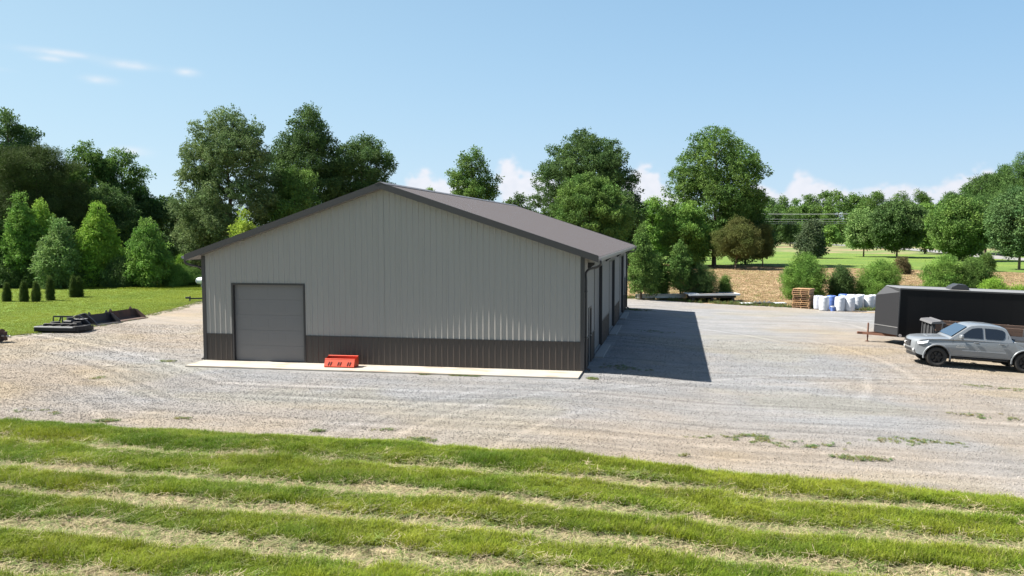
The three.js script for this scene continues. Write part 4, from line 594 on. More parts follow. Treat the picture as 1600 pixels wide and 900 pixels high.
// ---------- grey pickup truck ----------
{
  const paint = new THREE.MeshPhysicalMaterial({ color: rgb(0.185, 0.200, 0.215), roughness: 0.42, metalness: 0.15, clearcoat: 0.8, clearcoatRoughness: 0.12, side: THREE.DoubleSide });
  const black = mat([0.018, 0.018, 0.019], 0.6), gloss = mat([0.012, 0.013, 0.016], 0.12), rubber = mat([0.028, 0.027, 0.026], 0.9), steel = mat([0.55, 0.55, 0.56], 0.3, 0.9), glass = new THREE.MeshPhysicalMaterial({ color: rgb(0.012, 0.016, 0.024), roughness: 0.06, side: THREE.DoubleSide, specularIntensity: 1 }), lamp = new THREE.MeshPhysicalMaterial({ color: rgb(0.75, 0.77, 0.8), roughness: 0.12, clearcoat: 1, side: THREE.DoubleSide });
  const dir = 0.0, NOSE = 0.05;
  const T = thing('pickup_truck', 'silver grey four door pickup truck with dark wheels parked beside the black trailers', 'truck', [0, 0, 0], -dir);
  // near front wheel touches (28.81, -5.74); local x runs to the tail, +z is the side that faces the drive
  { const lx = 0.95, lz = 0.80, c = Math.cos(-dir), s = Math.sin(-dir); T.position.set(28.81 - (lx * c + lz * s), -0.33 + lx * NOSE, -5.74 - (-lx * s + lz * c)); T.rotation.z = -NOSE; }
  const FW = 0.95, RW = 4.19, WR = 0.385, HWD = 0.93;
  const half = (x, y) => {                                               // half width of the body skin
    let w = HWD; w -= 0.05 * S(0.85, 0.45, y); w -= 0.028 * S(0.9, 1.2, y); if (y > 1.18) w -= 0.30 * (y - 1.18); w -= 0.20 * Math.pow(clamp((0.55 - x) / 0.55), 2.2); w -= 0.04 * clamp((x - 4.9) / 0.5); return w;
  };
  function arch(cx, r, y0) { const a = Math.asin((y0 - WR) / r), pts = []; for (let i = 0; i <= 14; i++) { const t = Math.PI - a - (Math.PI - 2 * a) * -0 - (Math.PI - 2 * a) * i / 14; pts.push([cx + Math.cos(t) * r, WR + Math.sin(t) * r]); } return pts; }
  function skin(pts, subdiv) {                                           // silhouette swept across the width, then shaped by half()
    const shape = new THREE.Shape(pts.map(p => new THREE.Vector2(...p)));
    const g = new THREE.ExtrudeGeometry(shape, { depth: 2, steps: subdiv, bevelEnabled: false }); g.translate(0, 0, -1);
    const a = g.attributes.position;
    for (let i = 0; i < a.count; i++) { let x = a.getX(i), y = a.getY(i), t = a.getZ(i); const w = half(x, y), e = Math.abs(t); const rnd = Math.pow(e, 6); if (y > 1.0) y -= 0.05 * rnd; x += (x < 0.6 ? 0.16 * t * t * (1 - x / 0.6) : 0); a.setXYZ(i, x, y, t * w); }
    return toCreasedNormals(g, 0.7);
  }
  // one skin from bumper to tail with both wheel openings
  const low = 0.47, body = [[0.10, 0.46], [0.03, 0.56], [0.0, 0.72], [0.02, 0.93], [0.07, 1.02], [0.22, 1.085], [0.6, 1.13], [1.1, 1.165], [1.5, 1.18], [3.72, 1.19], [3.75, 1.215], [5.30, 1.225], [5.34, 1.19], [5.33, 0.75], [5.36, 0.72], [5.36, 0.52], [5.2, 0.47], ...arch(RW, 0.475, low).reverse(), ...arch(FW, 0.475, low).reverse(), [0.42, 0.40]];
  part('body', skin(body, 12), paint, T);
  // cab with raked glass
  const cab = [[1.36, 1.165], [1.62, 1.36], [2.08, 1.69], [2.2, 1.745], [2.5, 1.785], [2.95, 1.785], [3.3, 1.745], [3.47, 1.68], [3.60, 1.42], [3.70, 1.18]];
  const roofSkin = part('cab', skin(cab.map(([x, y]) => [x, y]), 10), paint, T);
  const side = (pts, s, off = 0.006) => { const sh = new THREE.ShapeGeometry(new THREE.Shape(pts.map(p => new THREE.Vector2(...p)))); const a = sh.attributes.position; for (let i = 0; i < a.count; i++) a.setZ(i, s * (half(a.getX(i), a.getY(i) + 0.02) + off)); sh.computeVertexNormals(); return sh; };
  for (const s of [1, -1]) {
    part('side_window', side([[1.74, 1.235], [2.06, 1.50], [2.22, 1.60], [2.40, 1.635], [2.58, 1.64], [2.60, 1.225]], s), glass, T);
    part('side_window', side([[2.69, 1.225], [2.67, 1.64], [3.1, 1.63], [3.30, 1.60], [3.40, 1.54], [3.40, 1.33], [3.34, 1.24], [3.28, 1.225]], s), glass, T);
    part('door_seam', [side([[2.632, 0.50], [2.632, 1.66], [2.642, 1.66], [2.642, 0.50]], s, 0.003), side([[1.50, 0.60], [1.50, 1.16], [1.51, 1.16], [1.51, 0.60]], s, 0.003), side([[3.50, 0.95], [3.52, 1.4], [3.53, 1.4], [3.51, 0.95]], s, 0.003), side([[1.5, 0.5], [1.5, 0.508], [3.55, 0.508], [3.55, 0.5]], s, 0.003)], black, T);
    part('cab_gap', side([[3.70, 0.50], [3.70, 1.2], [3.725, 1.2], [3.725, 0.50]], s, 0.004), black, T);
    part('door_moulding', side([[1.85, 0.70], [1.85, 0.735], [3.45, 0.745], [3.45, 0.71]], s, 0.012), mat([0.42, 0.45, 0.48], 0.35), T);
    part('badge', [side([[1.62, 0.83], [1.62, 0.85], [1.95, 0.85], [1.95, 0.83]], s, 0.006), side([[1.66, 0.895], [1.66, 0.915], [1.74, 0.915], [1.74, 0.895]], s, 0.006), side([[1.78, 0.895], [1.78, 0.915], [1.92, 0.915], [1.92, 0.895]], s, 0.006)], steel, T);
    for (const hx of [2.36, 3.28]) { const h = part('door_handle', [new RoundedBoxGeometry(0.2, 0.035, 0.03, 2, 0.012).translate(hx, 1.06, s * (half(hx, 1.06) + 0.03))], paint, T); part('handle_cup', side([[hx - 0.06, 1.03], [hx - 0.06, 1.085], [hx + 0.1, 1.085], [hx + 0.1, 1.03]], s, 0.004), black, h); }
    const mi = part('side_mirror', [new RoundedBoxGeometry(0.14, 0.18, 0.24, 3, 0.06).translate(1.76, 1.27, s * (HWD + 0.12))], paint, T); part('mirror_arm', bar([1.80, 1.21, s * 0.86], [1.78, 1.22, s * 1.0], 0.03), black, mi);
    // lamp unit wraps round the front corner
    const hl = side([[0.10, 0.86], [0.09, 0.97], [0.30, 1.03], [0.62, 1.04], [0.55, 0.93], [0.30, 0.87]], s, 0.004); { const a = hl.attributes.position; for (let i = 0; i < a.count; i++) { const x = a.getX(i); a.setX(i, x + 0.16 * (1 - x / 0.6) * (x < 0.6 ? 1 : 0) - 0.012); } } part('headlight', hl, lamp, T);
    part('tail_light', [new RoundedBoxGeometry(0.08, 0.34, 0.1, 2, 0.03).translate(5.31, 0.98, s * (half(5.3, 1.0) - 0.03))], mat([0.35, 0.01, 0.01], 0.25), T);
    // flares over the wheels
    for (const cx of [FW, RW]) { const o = [], n = 16; for (let i = 0; i <= n; i++) { const t = Math.PI * (1.05 - 1.1 * i / n); o.push(new THREE.Vector3(cx + Math.cos(t) * 0.50, WR + Math.sin(t) * 0.50, s * (half(cx + Math.cos(t) * 0.5, WR + Math.sin(t) * 0.5) + 0.008))); } part('wheel_flare', new THREE.TubeGeometry(new THREE.CatmullRomCurve3(o), 30, 0.035, 6, false), paint, T); }
    part('side_step', bar([1.55, 0.40, s * 0.83], [3.55, 0.40, s * 0.83], 0.035), black, T);
  }
  const front = (pts, off) => quads([pts.map(([x, y, z]) => [x - off, y, z])]);
  // windscreen and rear glass lie on the cab skin
  const ws = []; for (let i = 0; i < 8; i++) { const t0 = -1 + i / 4, t1 = t0 + 0.25, q = (x, y, t) => [x - 0.014, y + 0.006, t * (half(x, y) - 0.07)]; ws.push([q(1.46, 1.245, t0), q(1.46, 1.245, t1), q(2.04, 1.668, t1), q(2.04, 1.668, t0)]); }
  part('windscreen', quads(ws), new THREE.MeshPhysicalMaterial({ color: rgb(0.02, 0.03, 0.045), roughness: 0.05, side: THREE.DoubleSide, clearcoat: 1, specularIntensity: 1, ior: 1.9 }), T);
  part('rear_window', quads([[[3.52, 1.64, -0.62], [3.52, 1.64, 0.62], [3.69, 1.25, 0.7], [3.69, 1.25, -0.7]]]), glass, T);
  const bent = (x0, x1, y0, y1, hz) => { const g = new THREE.BoxGeometry(x1 - x0, y1 - y0, hz * 2, 1, 1, 12).translate((x0 + x1) / 2, (y0 + y1) / 2, 0), a = g.attributes.position; for (let i = 0; i < a.count; i++) a.setX(i, a.getX(i) + 0.16 * (a.getZ(i) / 0.74) ** 2); g.computeVertexNormals(); return g; };
  // face: grille, bumper intake, skid plate, plate, emblem
  const gr = part('grille', [bent(-0.012, 0.05, 0.72, 0.96, 0.44)], gloss, T); for (const y of [0.78, 0.84, 0.90]) part('grille_bar', bent(-0.02, -0.008, y, y + 0.014, 0.40), mat([0.08, 0.08, 0.085], 0.3, 0.5), gr);
  part('emblem', new THREE.TorusGeometry(0.065, 0.011, 6, 20).rotateY(Math.PI / 2).scale(1, 0.7, 1).translate(-0.026, 0.85, 0), steel, T);
  part('bumper_intake', [bent(0.012, 0.1, 0.54, 0.64, 0.48)], black, T); part('skid_plate', [bent(0.09, 0.5, 0.35, 0.455, 0.66)], black, T);
  for (const s of [1, -1]) part('fog_light', new THREE.CylinderGeometry(0.05, 0.05, 0.03, 14).rotateZ(Math.PI / 2).translate(0.12, 0.60, s * 0.66), lamp, T);
  part('bonnet_scoop', new RoundedBoxGeometry(0.5, 0.035, 0.5, 2, 0.016).rotateZ(0.085).translate(0.95, 1.165, 0), paint, T);
  part('bed_cover', [box(3.80, 5.24, 1.20, 1.245, -0.74, 0.74, 0.015)], black, T);
  for (const s of [1, -1]) part('bed_rail_cap', box(3.78, 5.28, 1.212, 1.24, s > 0 ? 0.76 : -0.86, s > 0 ? 0.86 : -0.76, 0.01), black, T);
  part('underbody', [box(0.5, 5.1, 0.32, 0.5, -0.55, 0.55), bar([FW, WR, -0.7], [FW, WR, 0.7], 0.06), bar([RW, WR, -0.7], [RW, WR, 0.7], 0.07), box(FW - 0.47, FW + 0.47, 0.5, 0.86, -0.62, 0.62), box(RW - 0.47, RW + 0.47, 0.5, 0.86, -0.62, 0.62)], black, T);
  part('rear_bumper', box(5.30, 5.44, 0.46, 0.66, -0.84, 0.84, 0.03), mat([0.05, 0.05, 0.05], 0.5), T);
  // wheels
  const tyreG = new THREE.LatheGeometry([[0.235, -0.10], [0.30, -0.125], [0.355, -0.125], [0.378, -0.105], [0.385, -0.07], [0.385, 0.07], [0.378, 0.105], [0.355, 0.125], [0.30, 0.125], [0.235, 0.10]].map(p => new THREE.Vector2(...p)), 36).rotateX(Math.PI / 2);
  const spoke = []; for (let k = 0; k < 6; k++) { const a = k * Math.PI / 3; for (const d of [-0.11, 0.11]) spoke.push(beam([Math.cos(a) * 0.04, Math.sin(a) * 0.04, 0.085], [Math.cos(a + d) * 0.215, Math.sin(a + d) * 0.215, 0.10], 0.03, 0.03)); }
  const rimG = join([new THREE.LatheGeometry([[0.195, -0.1], [0.2, 0.06], [0.232, 0.105], [0.24, 0.105], [0.238, 0.09], [0.21, 0.05], [0.21, -0.1]].map(p => new THREE.Vector2(...p)), 32).rotateX(Math.PI / 2), new THREE.CylinderGeometry(0.2, 0.2, 0.02, 28).rotateX(Math.PI / 2).translate(0, 0, 0.02), new THREE.CylinderGeometry(0.06, 0.06, 0.05, 16).rotateX(Math.PI / 2).translate(0, 0, 0.09), ...spoke]);
  for (const [x, s] of [[FW, 1], [RW, 1], [FW, -1], [RW, -1]]) { const w = new THREE.Group(); w.name = 'wheel'; w.position.set(x, WR, s * 0.80); if (s < 0) w.rotation.y = Math.PI; T.add(w); part('tyre', tyreG, rubber, w); part('rim', rimG, mat([0.022, 0.022, 0.024], 0.35, 0.4), w); }
  for (const x of [1.47, 3.68]) part('mud_flap', box(x, x + 0.012, 0.2, 0.46, 0.68, 0.92), black, T);
}

// ---------- black enclosed trailer with wedge nose ----------
{
  const blk = new THREE.MeshPhysicalMaterial({ roughness: 0.5, specularIntensity: 0.35, side: THREE.DoubleSide, map: texture(256, 256, (u, v, c, i, j) => { const q = 0.85 + 0.3 * fbm(u * 6, v * 6, 4, 6) + 0.06 * hash(i, j); c[0] = 0.0085 * q; c[1] = 0.0085 * q; c[2] = 0.0095 * q; }) }), nose = mat([0.013, 0.0135, 0.016], 0.5), roof = mat([0.20, 0.197, 0.193], 0.5, 0.1), dk = mat([0.015, 0.015, 0.015], 0.7), alu = mat([0.5, 0.5, 0.5], 0.35, 0.8), rust = mat([0.14, 0.065, 0.04], 0.9);
  const T = thing('enclosed_trailer', 'long black enclosed cargo trailer with wedge nose and pale roof behind the pickup truck', 'trailer', [28.89, 0.15, -11.96]); T.rotation.z = -0.033;
  const HH = 2.24, L = 8.5, WD = 2.5, TX = -0.78, SL = 0.34;
  const shell = (n, list, m) => part(n, quads(list), m, T);
  for (let k = 0; k < 7; k++) { const a = k * L / 7 + 0.004, b = (k + 1) * L / 7 - 0.004; shell('side_panel', [[[a, 0, 0], [b, 0, 0], [b, HH, 0], [a, HH, 0]]], blk); shell('side_panel', [[[a, 0, -WD], [b, 0, -WD], [b, HH, -WD], [a, HH, -WD]]], blk); }
  shell('rear_panel', [[[L, 0, 0], [L, 0, -WD], [L, HH, -WD], [L, HH, 0]]], blk);
  // wedge: two nose faces with a sloped cap
  const tip = (y, b = 0) => [TX + b, y, -WD / 2], yc = HH - 0.42;
  shell('nose_panel', [[[0, 0.36, 0], tip(0.36), tip(yc), [0, yc + 0.25, 0]]], nose); shell('nose_panel', [[[0, 0.36, -WD], tip(0.36), tip(yc), [0, yc + 0.25, -WD]]], nose);
  shell('stone_guard', [[[0, 0, 0], tip(0), tip(0.36), [0, 0.36, 0]]], mat([0.022, 0.023, 0.026], 0.5)); shell('stone_guard', [[[0, 0, -WD], tip(0), tip(0.36), [0, 0.36, -WD]]], mat([0.022, 0.023, 0.026], 0.5));
  shell('nose_cap', [[[0, yc + 0.25, 0], tip(yc), tip(HH + 0.03, 0.42), [0.0, HH, 0]], [[0, yc + 0.25, -WD], tip(yc), tip(HH + 0.03, 0.42), [0.0, HH, -WD]]], mat([0.026, 0.027, 0.03], 0.5));
  shell('roof', [[[0, HH + 0.004, 0], [L, HH + 0.004, 0], [L, HH + 0.04, -WD / 2], tip(HH + 0.034, 0.42)], [[0, HH + 0.004, -WD], [L, HH + 0.004, -WD], [L, HH + 0.04, -WD / 2], tip(HH + 0.034, 0.42)]], roof);
  part('roof_rail', [box(0, L, HH - 0.05, HH + 0.02, 0.002, 0.025), box(0, L, HH - 0.05, HH + 0.02, -WD - 0.025, -WD - 0.002)], mat([0.05, 0.05, 0.052], 0.4), T);
  part('corner_post', [box(-0.02, 0.03, 0, HH - 0.06, 0.002, 0.03)], mat([0.04, 0.04, 0.043], 0.4), T);
  part('trim_strip', [beam([0, 0.375, 0.012], [TX - 0.012, 0.375, -WD / 2], 0.03, 0.03)], alu, T);
  part('lower_rail', [box(0, L, -0.08, -0.002, -0.08, 0.012)], dk, T); part('floor', box(0.05, L, -0.06, -0.01, -WD + 0.02, -0.09), dk, T);
  const v = part('roof_vent', [extr([[-0.42, 0], [0.42, 0], [0.40, 0.1], [0.24, 0.24], [-0.1, 0.26], [-0.36, 0.12]], -0.38, 0.38, 0.03)], mat([0.03, 0.032, 0.036], 0.5), T); v.position.set(2.75, HH + 0.03, -0.85);
  part('tongue', [beam([0.4, -0.08, -0.5], [-1.3, -0.1, -WD / 2 + 0.02], 0.08, 0.11), beam([0.4, -0.08, -WD + 0.5], [-1.3, -0.1, -WD / 2 - 0.02], 0.08, 0.11), box(-1.55, -1.2, -0.15, -0.03, -WD / 2 - 0.06, -WD / 2 + 0.06, 0.02)], rust, T);
  const j = part('jack', [bar([-1.05, 0.42, -WD / 2], [-1.05, -0.28, -WD / 2], 0.04), bar([-1.05, -0.26, -WD / 2], [-1.05, -0.48, -WD / 2], 0.03)], rust, T); part('jack_foot', new THREE.CylinderGeometry(0.09, 0.1, 0.025, 14).translate(-1.05, -0.48, -WD / 2), rust, j);
  part('side_light', new THREE.CylinderGeometry(0.07, 0.07, 0.03, 14).rotateX(Math.PI / 2).translate(0.12, 0.0, 0.03), mat([0.35, 0.33, 0.33], 0.4), T);
  for (const x of [4.4, 5.3]) for (const z of [-0.12, -WD + 0.12]) { const w = new THREE.Group(); w.name = 'wheel'; w.position.set(x, -0.06 + 0.0, z); T.add(w); part('tyre', new THREE.TorusGeometry(0.25, 0.1, 10, 28), mat([0.03, 0.03, 0.03], 0.9), w); part('rim', new THREE.CylinderGeometry(0.17, 0.17, 0.1, 20).rotateX(Math.PI / 2), alu, w); }
}
// ---------- open dump trailer between truck and enclosed trailer ----------
{
  const blk = mat([0.028, 0.029, 0.031], 0.5), rib = mat([0.045, 0.046, 0.05], 0.5), wood = mat(0xffffff, 0.9, 0, { map: texture(256, 64, (u, v, c, i, j) => { const q = 0.6 + 0.6 * fbm(u * 5, v * 20, 4, 5) + 0.1 * hash(i, j); c[0] = 0.17 * q; c[1] = 0.105 * q; c[2] = 0.075 * q; }) }), tarp = mat([0.10, 0.10, 0.105], 0.6);
  const T = thing('dump_trailer', 'open black dump trailer with brown side boards and rolled tarp behind the pickup truck', 'trailer', [29.43, ground(29.43, -9) - 0.01, -8.5]); T.rotation.z = -0.055;
  const L = 4.6, WD = 1.62, B = 0.62, TP = 1.42;
  part('bed_floor', box(0.02, L, B - 0.12, B, -WD + 0.02, -0.02), blk, T);
  part('front_wall', box(0, 0.05, B - 0.1, TP, -WD, 0, 0.01), mat([0.035, 0.037, 0.04], 0.5), T); for (let k = 0; k < 4; k++) part('front_rib', box(-0.06, -0.002, B - 0.1, TP, -WD + 0.04 + k * 0.49, -WD + 0.11 + k * 0.49, 0.01), rib, T);
  for (const s of [0, 1]) { const z = s ? -WD : 0; part('side_wall', box(0.06, L, B - 0.1, TP - 0.28, z - 0.03, z + 0.03, 0.01), blk, T); for (const k of [0, 1]) part('side_board', box(0.06, L, TP - 0.26 + k * 0.17, TP - 0.10 + k * 0.17, z - 0.022, z + 0.022, 0.008), wood, T); for (let k = 0; k < 6; k++) part('side_post', box(0.3 + k * 0.8, 0.37 + k * 0.8, B - 0.1, TP + 0.08, s ? z - 0.1 : z + 0.034, s ? z - 0.034 : z + 0.1, 0.01), rib, T); }
  part('tail_gate', box(L, L + 0.05, B - 0.1, TP, -WD, 0, 0.01), blk, T);
  part('tarp_hood', [extr([[-0.14, TP + 0.02], [0.42, TP + 0.06], [0.46, TP + 0.1], [0.2, TP + 0.17], [-0.1, TP + 0.12]], -WD - 0.06, 0.06, 0.015)], tarp, T); part('tarp_roll', new THREE.CylinderGeometry(0.09, 0.09, WD, 14).rotateX(Math.PI / 2).translate(0.3, TP + 0.11, -WD / 2), tarp, T);
  part('chassis', [box(-0.3, L, B - 0.28, B - 0.13, -WD + 0.3, -WD + 0.4), box(-0.3, L, B - 0.28, B - 0.13, -0.4, -0.3), beam([-0.3, B - 0.2, -0.35], [-0.8, B - 0.22, -WD / 2], 0.08, 0.12), beam([-0.3, B - 0.2, -WD + 0.35], [-0.8, B - 0.22, -WD / 2], 0.08, 0.12)], blk, T);
  part('jack', [bar([-0.4, 0.02, -WD / 2], [-0.4, 0.9, -WD / 2], 0.045)], mat([0.25, 0.25, 0.26], 0.4, 0.6), T);
  for (const x of [2.5, 3.35]) for (const z of [0.12, -WD - 0.12]) { const w = new THREE.Group(); w.name = 'wheel'; w.position.set(x, 0.40, z); T.add(w); part('tyre', new THREE.TorusGeometry(0.27, 0.11, 10, 28), mat([0.03, 0.03, 0.03], 0.9), w); part('rim', new THREE.CylinderGeometry(0.18, 0.18, 0.12, 20).rotateX(Math.PI / 2), mat([0.3, 0.3, 0.3], 0.4, 0.6), w); }
}

// ---------- pallets, drums, steel at the back of the yard ----------
{
  const rng = rngOf(5), woods = [0, 1, 2].map(k => mat(0xffffff, 0.9, 0, { map: texture(128, 64, (u, v, c, i, j) => { const q = 0.65 + 0.5 * fbm(u * 4, v * 18 + k * 7, 4) + 0.1 * hash(i, j); c[0] = [0.42, 0.33, 0.24][k] * q; c[1] = [0.26, 0.20, 0.15][k] * q; c[2] = [0.13, 0.11, 0.09][k] * q; }) }));
  const deckG = new THREE.BoxGeometry(1.2, 0.02, 0.1), strG = new THREE.BoxGeometry(0.04, 0.095, 1.0);
  for (let k = 0; k < 10; k++) {
    const px = 27.45 + (rng() - 0.5) * 0.1, pz = -31.7 + (rng() - 0.5) * 0.1;
    const T = thing('pallet', k === 9 ? 'weathered wooden pallet on top of the stack beside the white drums' : k === 0 ? 'weathered wooden pallet at the bottom of the stack beside the white drums' : 'weathered wooden pallet within the stack beside the white drums', 'pallet', [px, ground(px, pz) - 0.02 + k * 0.139, pz], -0.5 + (rng() - 0.5) * 0.12, k && k < 9 ? 'stacked pallets' : undefined);
    for (let s = 0; s < 3; s++) { const m = part('stringer', strG, woods[Math.floor(rng() * 3)], T); m.position.set(-0.58 + s * 0.58, 0.068, 0); }
    for (let d = 0; d < 7; d++) { const m = part('deck_board', deckG, woods[Math.floor(rng() * 3)], T); m.position.set((rng() - 0.5) * 0.02, 0.127, -0.45 + d * 0.15); }
    for (let d = 0; d < 3; d++) { const m = part('bottom_board', deckG, woods[Math.floor(rng() * 3)], T); m.position.set(0, 0.01, -0.45 + d * 0.45); }
  }
  const white = mat([0.50, 0.52, 0.56], 0.5), blue = mat([0.09, 0.16, 0.42], 0.5), grey = mat([0.36, 0.38, 0.44], 0.55);
  const prof = [[0, 0], [0.28, 0], [0.31, 0.03], [0.315, 0.08], [0.322, 0.10], [0.315, 0.12], [0.33, 0.30], [0.338, 0.32], [0.33, 0.34], [0.335, 0.60], [0.343, 0.62], [0.335, 0.64], [0.32, 0.84], [0.328, 0.86], [0.318, 0.88], [0.30, 0.92], [0.29, 0.95], [0.285, 0.93], [0, 0.93]].map(p => new THREE.Vector2(...p));
  const drumG = new THREE.LatheGeometry(prof, 28), capG = new THREE.CylinderGeometry(0.045, 0.045, 0.04, 12);
  const drum = (x, z, m, label, group, s = 1) => { const T = thing('plastic_drum', label, 'drum', [x, ground(x, z) - 0.02, z], rng() * 6, group); T.scale.setScalar(s); part('shell', drumG, m, T); for (const d of [-0.18, 0.18]) part('bung', capG.clone().translate(d, 0.945, 0), m, T); };
  const GW = 'white plastic drums by the yard edge', lw = 'white ribbed plastic drum in the cluster beside the pallet stack';
  for (const [x, z] of [[28.55, -29.9], [29.55, -29.7], [30.2, -29.75], [30.05, -30.6], [30.95, -31.1], [30.75, -32.0], [31.75, -31.25], [31.35, -32.1], [32.2, -32.0]]) drum(x, z, white, lw, GW, 1.02);
  drum(28.35, -30.9, grey, 'dull grey plastic drum tucked behind the white drums beside the pallets', undefined, 1.0); drum(29.2, -30.8, blue, 'blue plastic drum standing behind the white drums', undefined, 1.02); drum(30.3, -32.6, blue, 'blue plastic drum at the back of the drum cluster under the shrub', undefined, 1.0);
  { const T = thing('pail', 'small blue pail with a white lid on the gravel between white drums', 'pail', [29.08, ground(29, -29.7) - 0.02, -29.65]); part('bucket', new THREE.CylinderGeometry(0.17, 0.15, 0.3, 20).translate(0, 0.15, 0), blue, T); part('lid', new THREE.CylinderGeometry(0.18, 0.18, 0.05, 20).translate(0, 0.32, 0), white, T); part('handle', new THREE.TorusGeometry(0.17, 0.006, 5, 16, Math.PI).translate(0, 0.26, 0.0).rotateX(0.9), grey, T); }
  const steelM = mat([0.45, 0.46, 0.45], 0.45, 0.2), pale = mat([0.62, 0.64, 0.66], 0.5), dkm = mat([0.02, 0.02, 0.022], 0.6), grn = mat([0.22, 0.25, 0.24], 0.5);
  // long beams
  { const T = thing('steel_beams', 'long pale flanged beams lying at the yard edge beside the building corner', 'beam', [15.6, ground(16, -35), -35.0], 0.32); const I = (z, y, m) => part('beam', [box(0, 3.9, y, y + 0.02, z - 0.16, z + 0.16), box(0, 3.9, y + 0.26, y + 0.28, z - 0.16, z + 0.16), box(0, 3.9, y + 0.02, y + 0.26, z - 0.01, z + 0.01)], m, T); I(0.1, 0.08, mat([0.50, 0.49, 0.42], 0.6)); I(-0.4, 0.08, grn); for (const x of [0.4, 3.4]) part('skid', box(x, x + 0.12, 0, 0.08, -0.6, 0.32), mat([0.09, 0.07, 0.05], 0.9), T); }
  // flat deck
  { const T = thing('flat_deck', 'flat truck deck with pale edges resting on blocks at the yard edge', 'deck', [19.5, ground(20, -34), -34.2], 0.26); for (let k = 0; k < 6; k++) part('deck_plank', box(0.06, 3.94, 0.56, 0.60, -1.55 + k * 0.255, -1.302 + k * 0.255, 0.005), mat([[0.16, 0.13, 0.12], [0.20, 0.16, 0.15], [0.13, 0.11, 0.10]][k % 3], 0.9), T); part('edge_rail', [box(0, 4, 0.5, 0.64, -0.02, 0.05, 0.01), box(0, 4, 0.5, 0.64, -1.62, -1.555, 0.01)], pale, T); part('end_plate', [box(0.0, 0.9, 0.605, 0.63, -1.55, -0.02)], mat([0.7, 0.71, 0.73], 0.45), T); part('end_rail', box(3.942, 4.0, 0.5, 0.64, -1.55, -0.021, 0.01), pale, T); part('frame', [box(0.2, 3.8, 0.3, 0.5, -0.5, -0.36), box(0.2, 3.8, 0.3, 0.5, -1.2, -1.06), box(0.3, 0.5, 0.0, 0.3, -1.4, -0.1), box(1.8, 2.0, 0.0, 0.3, -1.4, -0.1), box(3.4, 3.6, 0.0, 0.3, -1.4, -0.1)], dkm, T); }
  // stacked panels
  { const T = thing('sheet_stack', 'low stack of black sheet with pale ends lying beside the flat deck', 'panels', [23.25, ground(25, -32.5) - 0.01, -32.9], 0.24); part('base_sheet', box(0, 3.45, 0.02, 0.10, -0.7, 0, 0.01), dkm, T); part('black_sheet', box(1.0, 2.55, 0.104, 0.17, -0.62, 0.03, 0.01), mat([0.025, 0.026, 0.03], 0.5), T); part('pale_sheet', box(0.05, 0.98, 0.104, 0.15, -0.66, 0.04, 0.008), mat([0.66, 0.69, 0.72], 0.4), T); part('pale_sheet', box(2.57, 3.42, 0.104, 0.15, -0.64, 0.04, 0.008), mat([0.66, 0.69, 0.72], 0.4), T); for (let k = 0; k < 4; k++) { const b = part('loose_part', bar([1.1 + k * 0.35, 0.2, -0.3], [1.3 + k * 0.35, 0.22 + 0.05 * rng(), -0.55], 0.035), mat([0.4, 0.41, 0.42], 0.4, 0.6), T); } }
}

